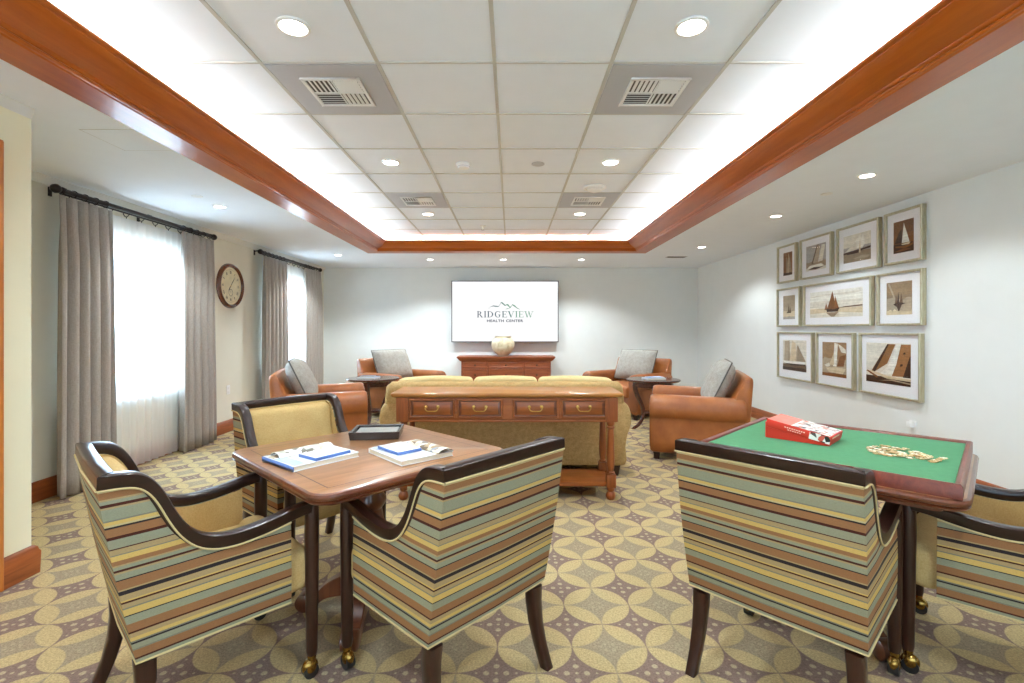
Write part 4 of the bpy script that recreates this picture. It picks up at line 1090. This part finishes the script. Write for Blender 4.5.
def rod(y0, y1, lb):
    t = thing('curtain_rod', lb, 'curtain rod', (0, 0, 0), 0, 'dark curtain rods')
    b = MB(); b.cyl((XC, y0, ZR), (XC, y1, ZR), .019, seg=14); b.cyl((XL+.055, y0+.06, ZR-.004), (XL+.055, y1-.06, ZR-.004), .008, seg=10); b.build('pole', M['iron'], t)
    for y, s in ((y0, -1), (y1, 1)):
        b = MB(); b.lathe([(.016, -.01), (.026, .0), (.026, .01), (.014, .018), (.03, .036), (.036, .058), (.028, .08), (.012, .092), (.001, .094)], seg=18, M=Matrix.Translation((XC, y, ZR)) @ Matrix.Rotation(R(-90*s), 4, 'X')); b.build('finial', M['iron'], t)
    for y in (y0+.03, (y0+y1)/2, y1-.03):
        b = MB(); b.box(XL, XL+.008, y-.014, y+.014, ZR-.035, ZR+.036); b.tube([(XL+.006, y, ZR+.018), (XL+.05, y, ZR+.026), (XL+.10, y, ZR+.026), (XC, y, ZR+.016)], .008, 8); b.build('bracket', M['iron'], t)
def sheer(y0, y1, waves, seed, lb):
    t = thing('sheer_curtain', lb, 'sheer curtain', (0, 0, 0), 0, 'white sheer curtains')
    b = MB(); cloth(b, y0, y1, XL+.05, ZR-.05, .015, waves, .016, seed); b.build('voile', M['sheer'], t, angle=80)
    ring_part([y0+(y1-y0)*(k+.5)/(waves//2) for k in range(waves//2)], t, XL+.055, ZR-.004)
rod(3.77, 5.63, 'dark curtain rod over the large near window')
curtain(3.715, 4.22, 5, 11, 'taupe curtain nearest the viewer, at the near window', 'taupe curtains')
curtain(5.10, 5.66, 5, 12, 'taupe curtain at the near window, next to the clock', 'taupe curtains')
sheer(3.85, 5.50, 18, 5, 'white sheer curtain filling the near window')
rod(6.80, 8.80, 'dark curtain rod over the far window')
curtain(6.80, 7.48, 6, 13, 'taupe curtain at the far window, nearest the clock', 'taupe curtains')
curtain(8.16, 8.82, 6, 14, 'taupe curtain at the far window, nearest the back wall', 'taupe curtains')
sheer(6.95, 8.60, 18, 6, 'white sheer curtain filling the far window')

# ================================================================== FRAMED SAILING PRINTS
t = NT('champagne_frame'); v = t.coord(); n = t.noise(t.mapping(v, (40, 40, 4)), 3, 3)
t.bsdf(t.ramp(n, [(.3, lin(176, 166, 136)), (.7, lin(206, 198, 170))]), .35, .65, .5); M['frame'] = t.m
M['mat_board'] = mat_plain('white_mat_board', (236, 236, 238), .8, var=.005)
t = NT('picture_glass'); g = t.n('ShaderNodeBsdfGlossy'); g.inputs['Roughness'].default_value = .01
tr = t.n('ShaderNodeBsdfTransparent'); mx = t.n('ShaderNodeMixShader'); fz = t.n('ShaderNodeFresnel'); fz.inputs[0].default_value = 1.3
ge = t.n('ShaderNodeNewGeometry'); fr_ = t.math('MULTIPLY', fz.outputs[0], t.math('SUBTRACT', 1.0, ge.outputs['Backfacing'])); t.link(fr_, mx.inputs[0]); t.link(tr.outputs[0], mx.inputs[1]); t.link(g.outputs[0], mx.inputs[2]); t.link(mx.outputs[0], t.out.inputs[0]); M['pglass'] = t.m
sepia = {}
def sep(rgb):
    if rgb not in sepia:
        q = NT('sepia_%d_%d_%d' % rgb); v = q.coord(); n = q.math('ADD', q.math('MULTIPLY', q.noise(q.mapping(v, (1, 8, 26)), 3, 5, .7), .6), q.math('MULTIPLY', q.noise(v, 26, 4, .7), .4)); c = lin(rgb)
        q.bsdf(q.ramp(n, [(.32, tuple(x*.66 for x in c[:3])+(1,)), (.68, tuple(min(1, x*1.25) for x in c[:3])+(1,))]), .5, 0, .3); sepia[rgb] = q.m
    return sepia[rgb]
SK, LS, MS, DS, BRN, DBR, WH, CRM, GRY = (176, 158, 132), (222, 216, 200), (150, 130, 104), (104, 78, 52), (128, 80, 36), (62, 36, 18), (238, 232, 220), (212, 194, 160), (168, 162, 154)
def wave_band(z0, z1, seed, n=10, am=.02):
    r = random.Random(seed); return [(0, z0), (1, z0)]+[(1-i/n, z1+r.uniform(-am, am)) for i in range(n+1)]
def hull(cx, cz, w, h): return [(cx-w/2, cz+h), (cx-w*.42, cz), (cx+w*.36, cz), (cx+w/2, cz+h*1.15), (cx, cz+h*.8)]
ART = {   # polygons in print units, back to front
 1: [((0, 0, 1, 1), BRN), ((0, 0, 1, .12), DBR), ([(.3, .1), (.38, .95), (.62, .12)], MS), ([(.42, .1), (.60, .98), (.95, .1)], SK), ([(.66, .1), (.72, .8), (.98, .12)], MS), (hull(.6, .05, .6, .06), DBR)],
 2: [((0, 0, 1, 1), GRY), (wave_band(0, .34, 3), MS), ([(.28, .26), (.56, .98), (.66, .97), (.52, .28)], DS), ([(.36, .28), (.60, .96), (.72, .9), (.62, .3)], SK), ([(.62, .3), (.80, .95), (.97, .92), (.84, .32)], LS), (wave_band(.0, .14, 4, 12, .05), LS), ([(.05, .1), (.2, .2), (.78, .22), (.9, .14), (.6, .08)], WH), ([(.1, .05), (.4, .12), (.9, .08), (.5, .02)], DBR)],
 3: [((0, 0, 1, 1), GRY), ((0, .55, 1, 1), LS), (wave_band(0, .36, 5), MS), ([(.12, .42), (.62, .92), (.72, .66), (.4, .44)], WH), ([(.06, .4), (.48, .74), (.5, .44)], LS), ([(.48, .46), (.74, .98), (.8, .6), (.7, .44)], WH), ([(0, .32), (1, .40), (1, .47), (.55, .42), (0, .38)], DBR), (hull(.4, .3, .62, .09), DBR), ([(.4, .12), (.7, .2), (.98, .16), (.9, .08), (.5, .04)], SK), ([(.58, .3), (.63, .8), (.65, .3)], CRM)],
 4: [((0, 0, 1, 1), BRN), ((0, .6, 1, 1), (112, 70, 32)), ([(.05, .3), (.25, .62), (.42, .75), (.44, .3)], DBR), ([(.42, .3), (.52, .92), (.80, .3)], WH), (wave_band(0, .28, 8, 10, .015), DBR), ([(.1, .18), (.6, .12), (.98, .2), (.98, .25), (.5, .2), (.1, .23)], BRN), ([(.38, .27), (.45, .23), (.78, .23), (.86, .29)], CRM), ([(.02, .05), (.5, .12), (.9, .08), (.5, .04)], BRN)],
 5: [((0, 0, 1, 1), SK), ((0, .5, 1, 1), (164, 146, 120)), (wave_band(0, .34, 9, 10, .01), CRM), ([(.38, .3), (.50, .66), (.56, .3)], DS), ([(.56, .3), (.60, .56), (.7, .3)], DS), (hull(.52, .26, .4, .05), DBR), (wave_band(.0, .1, 10), GRY)],
 6: [((0, 0, 1, 1), LS), ((0, .62, 1, 1), WH), ([(.02, .78), (.3, .84), (.7, .80), (.98, .86), (.98, .9), (.4, .88), (.02, .84)], LS), ((0, 0, 1, .34), CRM), ([(0, 0), (1, 0), (1, .12), (.5, .2), (0, .14)], LS), ([(.55, .33), (1, .36), (1, .41), (.7, .38)], DS), ([(.36, .3), (.42, .66), (.465, .98), (.50, .7), (.53, .3)], BRN), ([(.50, .3), (.52, .8), (.575, .4), (.6, .3)], (150, 96, 52)), ([(.31, .28), (.345, .56), (.38, .28)], (150, 96, 52)), (hull(.47, .2, .26, .12), DBR), ([(.34, .18), (.44, .02), (.5, .02), (.58, .18)], MS)],
 7: [((0, 0, 1, 1), (140, 118, 92)), ((0, .6, 1, 1), (150, 124, 92)), (wave_band(0, .5, 12, 10, .06), (166, 150, 128)), ([(.06, .95), (.3, .5), (.36, .5), (.12, .98)], SK), ([(.42, .34), (.48, .7), (.52, .34)], DBR), ([(.52, .34), (.6, .66), (.66, .34)], DS), ([(.34, .34), (.4, .6), (.44, .34)], DS), ([(.28, .32), (.42, .24), (.5, .08), (.62, .3), (.76, .34), (.5, .38)], DBR), (wave_band(.0, .16, 13, 12, .07), CRM), ([(.62, .1), (.8, .42), (.98, .5), (.98, .1)], SK)],
 8: [((0, 0, 1, 1), LS), ((0, .0, 1, .2), DS), ([(.06, .3), (.08, .96), (.3, .98), (.34, .3)], SK), ([(.3, .3), (.42, .98), (.56, .9), (.62, .3)], CRM), ([(.56, .3), (.62, .86), (.78, .6), (.92, .3)], SK), ([(.62, .34), (.66, .84), (.98, .32)], MS), ([(.24, .3), (.28, .9), (.3, .3)], MS), ([(.02, .3), (.1, .22), (.9, .2), (.99, .32)], WH), ([(.0, .22), (.4, .17), (.98, .2), (.98, .24)], DBR), (wave_band(.0, .1, 14), DBR)],
 9: [((0, 0, 1, 1), MS), ((0, .5, 1, 1), (154, 120, 82)), (wave_band(.1, .5, 15, 10, .05), SK), ([(.46, .3), (.52, .98), (.66, .96), (.60, .3)], WH), ([(.3, .34), (.5, .7), (.5, .34)], CRM), ([(.66, .96), (.8, .72), (.98, .7), (.98, .8), (.8, .9)], LS), ([(.62, .3), (.74, .6), (.98, .66), (.9, .32)], BRN), ([(.1, .32), (.3, .4), (.34, .3), (.2, .26)], LS), ([(.16, .24), (.3, .12), (.86, .1), (.99, .26), (.6, .28)], CRM), (wave_band(.0, .1, 16), BRN)],
 10: [((0, 0, 1, 1), LS), ([(.08, .2), (.5, .98), (.68, .98), (.5, .5), (.22, .28)], (142, 96, 52)), ([(.1, .2), (.44, .86), (.5, .98), (.54, .98), (.2, .24)], DBR), ([(.5, .42), (.62, .7), (.70, .98), (.82, .98), (.64, .26), (.3, .2)], WH), ([(.60, .2), (.70, .5), (.80, .98), (1, .98), (1, .22)], (156, 108, 64)), ([(.84, .2), (.98, .7), (1, .7), (1, .2)], DBR), ([(.78, .45), (.84, .47), (.83, .52), (.78, .5)], DBR), ([(.85, .74), (.9, .76), (.88, .8), (.85, .78)], DBR), ((0, 0, 1, .17), DBR), ([(.05, .26), (.5, .13), (1, .12), (1, .17), (.5, .2), (.1, .3)], CRM), ([(.3, .06), (.6, .09), (1, .05), (1, .08), (.6, .12)], SK), ([(0, .28), (.04, .3), (.3, .16), (.26, .12)], BRN)],
}
def framed(k, y0, y1, z0, z1, m, lb):
    """hung on the right wall; y0 is the far edge (left in the photo); m: print margins left,right,top,bottom as shares"""
    y0 += .045; W, H = y1-y0, z1-z0
    t = thing('picture_frame', lb, 'framed picture', (XR, (y0+y1)/2, (z0+z1)/2), R(-90), 'framed sepia sailing prints')
    # local: x right as seen, y into the wall, z up
    b = MB(); e = .020
    b.sweep([(-W/2, 0, -H/2), (-W/2, 0, H/2), (W/2, 0, H/2), (W/2, 0, -H/2)], [(0, 0)], closed=True) if 0 else None
    rr = []
    for o, yy in ((0, -.004), (0, -.044), (.003, -.048), (e-.004, -.048), (e, -.044), (e, -.022)):
        rr.append([(sx_*(W/2-o), yy, sz_*(H/2-o)) for sx_, sz_ in ((1, -1), (1, 1), (-1, 1), (-1, -1))])
    b.rings(rr, True, False); b.build('frame', M['frame'], t, smooth=False, bevel=.001)
    b = MB(); b.box(-W/2+.002, W/2-.002, -.012, -.003, -H/2+.002, H/2-.002); b.box(-W/2+e-.002, W/2-e+.002, -.024, -.013, -H/2+e-.002, H/2-e+.002); b.build('mat_board', M['mat_board'], t)
    ml, mr, mt, mb_ = m; px0, px1, pz0, pz1 = -W/2+ml*W, W/2-mr*W, -H/2+mb_*H, H/2-mt*H
    mats = []; b = MB()
    for i, (shape, col) in enumerate(ART[k]):
        mt_ = sep(col)
        if mt_ not in mats: mats.append(mt_)
        if len(shape) == 4 and not isinstance(shape[0], tuple): shape = [(shape[0], shape[1]), (shape[2], shape[1]), (shape[2], shape[3]), (shape[0], shape[3])]
        b.poly([(px0+(px1-px0)*u, -.0245-.00025*i, pz0+(pz1-pz0)*w) for u, w in shape], mats.index(mt_))
    b.build('print', mats, t, smooth=False)
    b = MB(); b.box(-W/2+e-.003, W/2-e+.003, -.031, -.0295, -H/2+e-.003, H/2-e+.003); b.build('glass', M['pglass'], t, smooth=False)
zT, zM, zB = (1.897, 2.378), (1.332, 1.825), (.664, 1.262)
framed(1, 6.03, 6.50, *zT, (.29, .24, .2, .19), 'narrow framed print of a tall brown sail, leftmost of the top row')
framed(2, 5.36, 5.99, *zT, (.18, .19, .2, .19), 'framed print of a yacht heeling in spray, second in the top row')
framed(3, 4.66, 5.315, *zT, (.15, .2, .21, .2), 'framed print of a yacht with low white sails, third in the top row')
framed(4, 4.16, 4.635, *zT, (.22, .25, .2, .2), 'framed dark brown print with one white triangular sail, end of the top row')
framed(5, 5.95, 6.51, *zM, (.25, .24, .2, .19), 'framed print of one tiny distant sailboat, leftmost of the middle row')
framed(6, 4.76, 5.92, *zM, (.1, .12, .2, .2), 'wide framed panorama of brown sailed boats in the middle row')
framed(7, 4.16, 4.73, *zM, (.2, .24, .19, .2), 'framed print of a boat in rough brown water, end of the middle row')
framed(8, 5.70, 6.50, *zB, (.15, .18, .17, .19), 'framed print of a many sailed schooner, leftmost of the bottom row')
framed(9, 5.01, 5.67, *zB, (.15, .2, .18, .19), 'framed print of a white sailed boat on brown water, middle of the bottom row')
framed(10, 4.18, 4.97, *zB, (.11, .16, .16, .2), 'large framed close view of sails and deck, end of the bottom row')

# ================================================================== LIGHT
def area(name, loc, sx_, sy_, energy, col, rot, spread=PI):
    l = bpy.data.lights.new(name, 'AREA'); l.shape = 'RECTANGLE'; l.size = sx_; l.size_y = sy_; l.energy = energy; l.color = col; l.spread = spread
    o = bpy.data.objects.new(name, l); C.objects.link(o); o.location = loc; o.rotation_euler = rot; return o
CC = (.90, .96, 1); CW = 11; zc = SOF+.118
Ly = TYB-TYF
for s in (-1, 1):   # light strips lying in the cove behind the crown, facing up and inwards
    area('cove_light', ((TL+.07) if s < 0 else (TR-.07), (TYB+TYF)/2, zc), .04, Ly, CW*Ly, CC, (0, R(180-s*28), 0))
area('cove_light', (-.065, TYB-.07, zc), 3.9, .04, CW*3.9, CC, (R(180+28)*-1, 0, 0))
area('cove_light', (-.065, TYF+.07, zc), 3.9, .04, CW*3.9, CC, (R(180-28)*-1, 0, 0))
for x0, x1 in FILL_WIN:  # portals of the added fill windows
    o = area('window_portal', ((x0+x1)/2, YF-.19, (WZ0+WZ1)/2), x1-x0, WZ1-WZ0, 1, (1, 1, 1), (R(90), 0, 0)); o.data.cycles.is_portal = True
for y0, y1 in WIN:  # daylight comes in through the window openings
    o = area('window_portal', (XL-.19, (y0+y1)/2, (WZ0+WZ1)/2), WZ1-WZ0, y1-y0, 1, (1, 1, 1), (0, R(-90), 0)); o.data.cycles.is_portal = True

w = bpy.data.worlds.new('daylight'); bpy.context.scene.world = w; w.use_nodes = True
nt = w.node_tree; nt.nodes.clear()
out = nt.nodes.new('ShaderNodeOutputWorld'); bg = nt.nodes.new('ShaderNodeBackground'); tc = nt.nodes.new('ShaderNodeTexCoord')
sp = nt.nodes.new('ShaderNodeSeparateXYZ'); cr = nt.nodes.new('ShaderNodeValToRGB')
nt.links.new(tc.outputs['Generated'], sp.inputs[0])
mp = nt.nodes.new('ShaderNodeMapRange'); mp.inputs[1].default_value = -1; mp.inputs[2].default_value = 1; nt.links.new(sp.outputs[2], mp.inputs[0]); nt.links.new(mp.outputs[0], cr.inputs[0])
cr.color_ramp.elements[0].position = .46; cr.color_ramp.elements[0].color = (.13, .16, .18, 1)
cr.color_ramp.elements[1].position = .52; cr.color_ramp.elements[1].color = (.52, .76, 1.0, 1)
nt.links.new(cr.outputs[0], bg.inputs[0]); bg.inputs[1].default_value = 30; nt.links.new(bg.outputs[0], out.inputs[0])

# ================================================================== CAMERA
cd = bpy.data.cameras.new('camera'); co = bpy.data.objects.new('camera', cd); C.objects.link(co)
co.location = (0, 0, EYE); co.rotation_euler = (R(90), 0, 0)
cd.sensor_fit = 'HORIZONTAL'; cd.sensor_width = 36; cd.lens = 490/1024*36
cd.shift_x = 1/1024; cd.shift_y = -12.5/1024; cd.clip_start = .05; cd.clip_end = 100
sc = bpy.context.scene; sc.camera = co
sc.view_settings.view_transform = 'Standard'; sc.view_settings.look = 'None'; sc.view_settings.exposure = .68; sc.view_settings.gamma = 1; sc.view_settings.use_curve_mapping = False
sc.cycles.max_bounces = 10; sc.cycles.diffuse_bounces = 6; sc.cycles.glossy_bounces = 4; sc.cycles.transparent_max_bounces = 8
sc.cycles.sample_clamp_indirect = 6; sc.cycles.caustics_reflective = False; sc.cycles.caustics_refractive = False
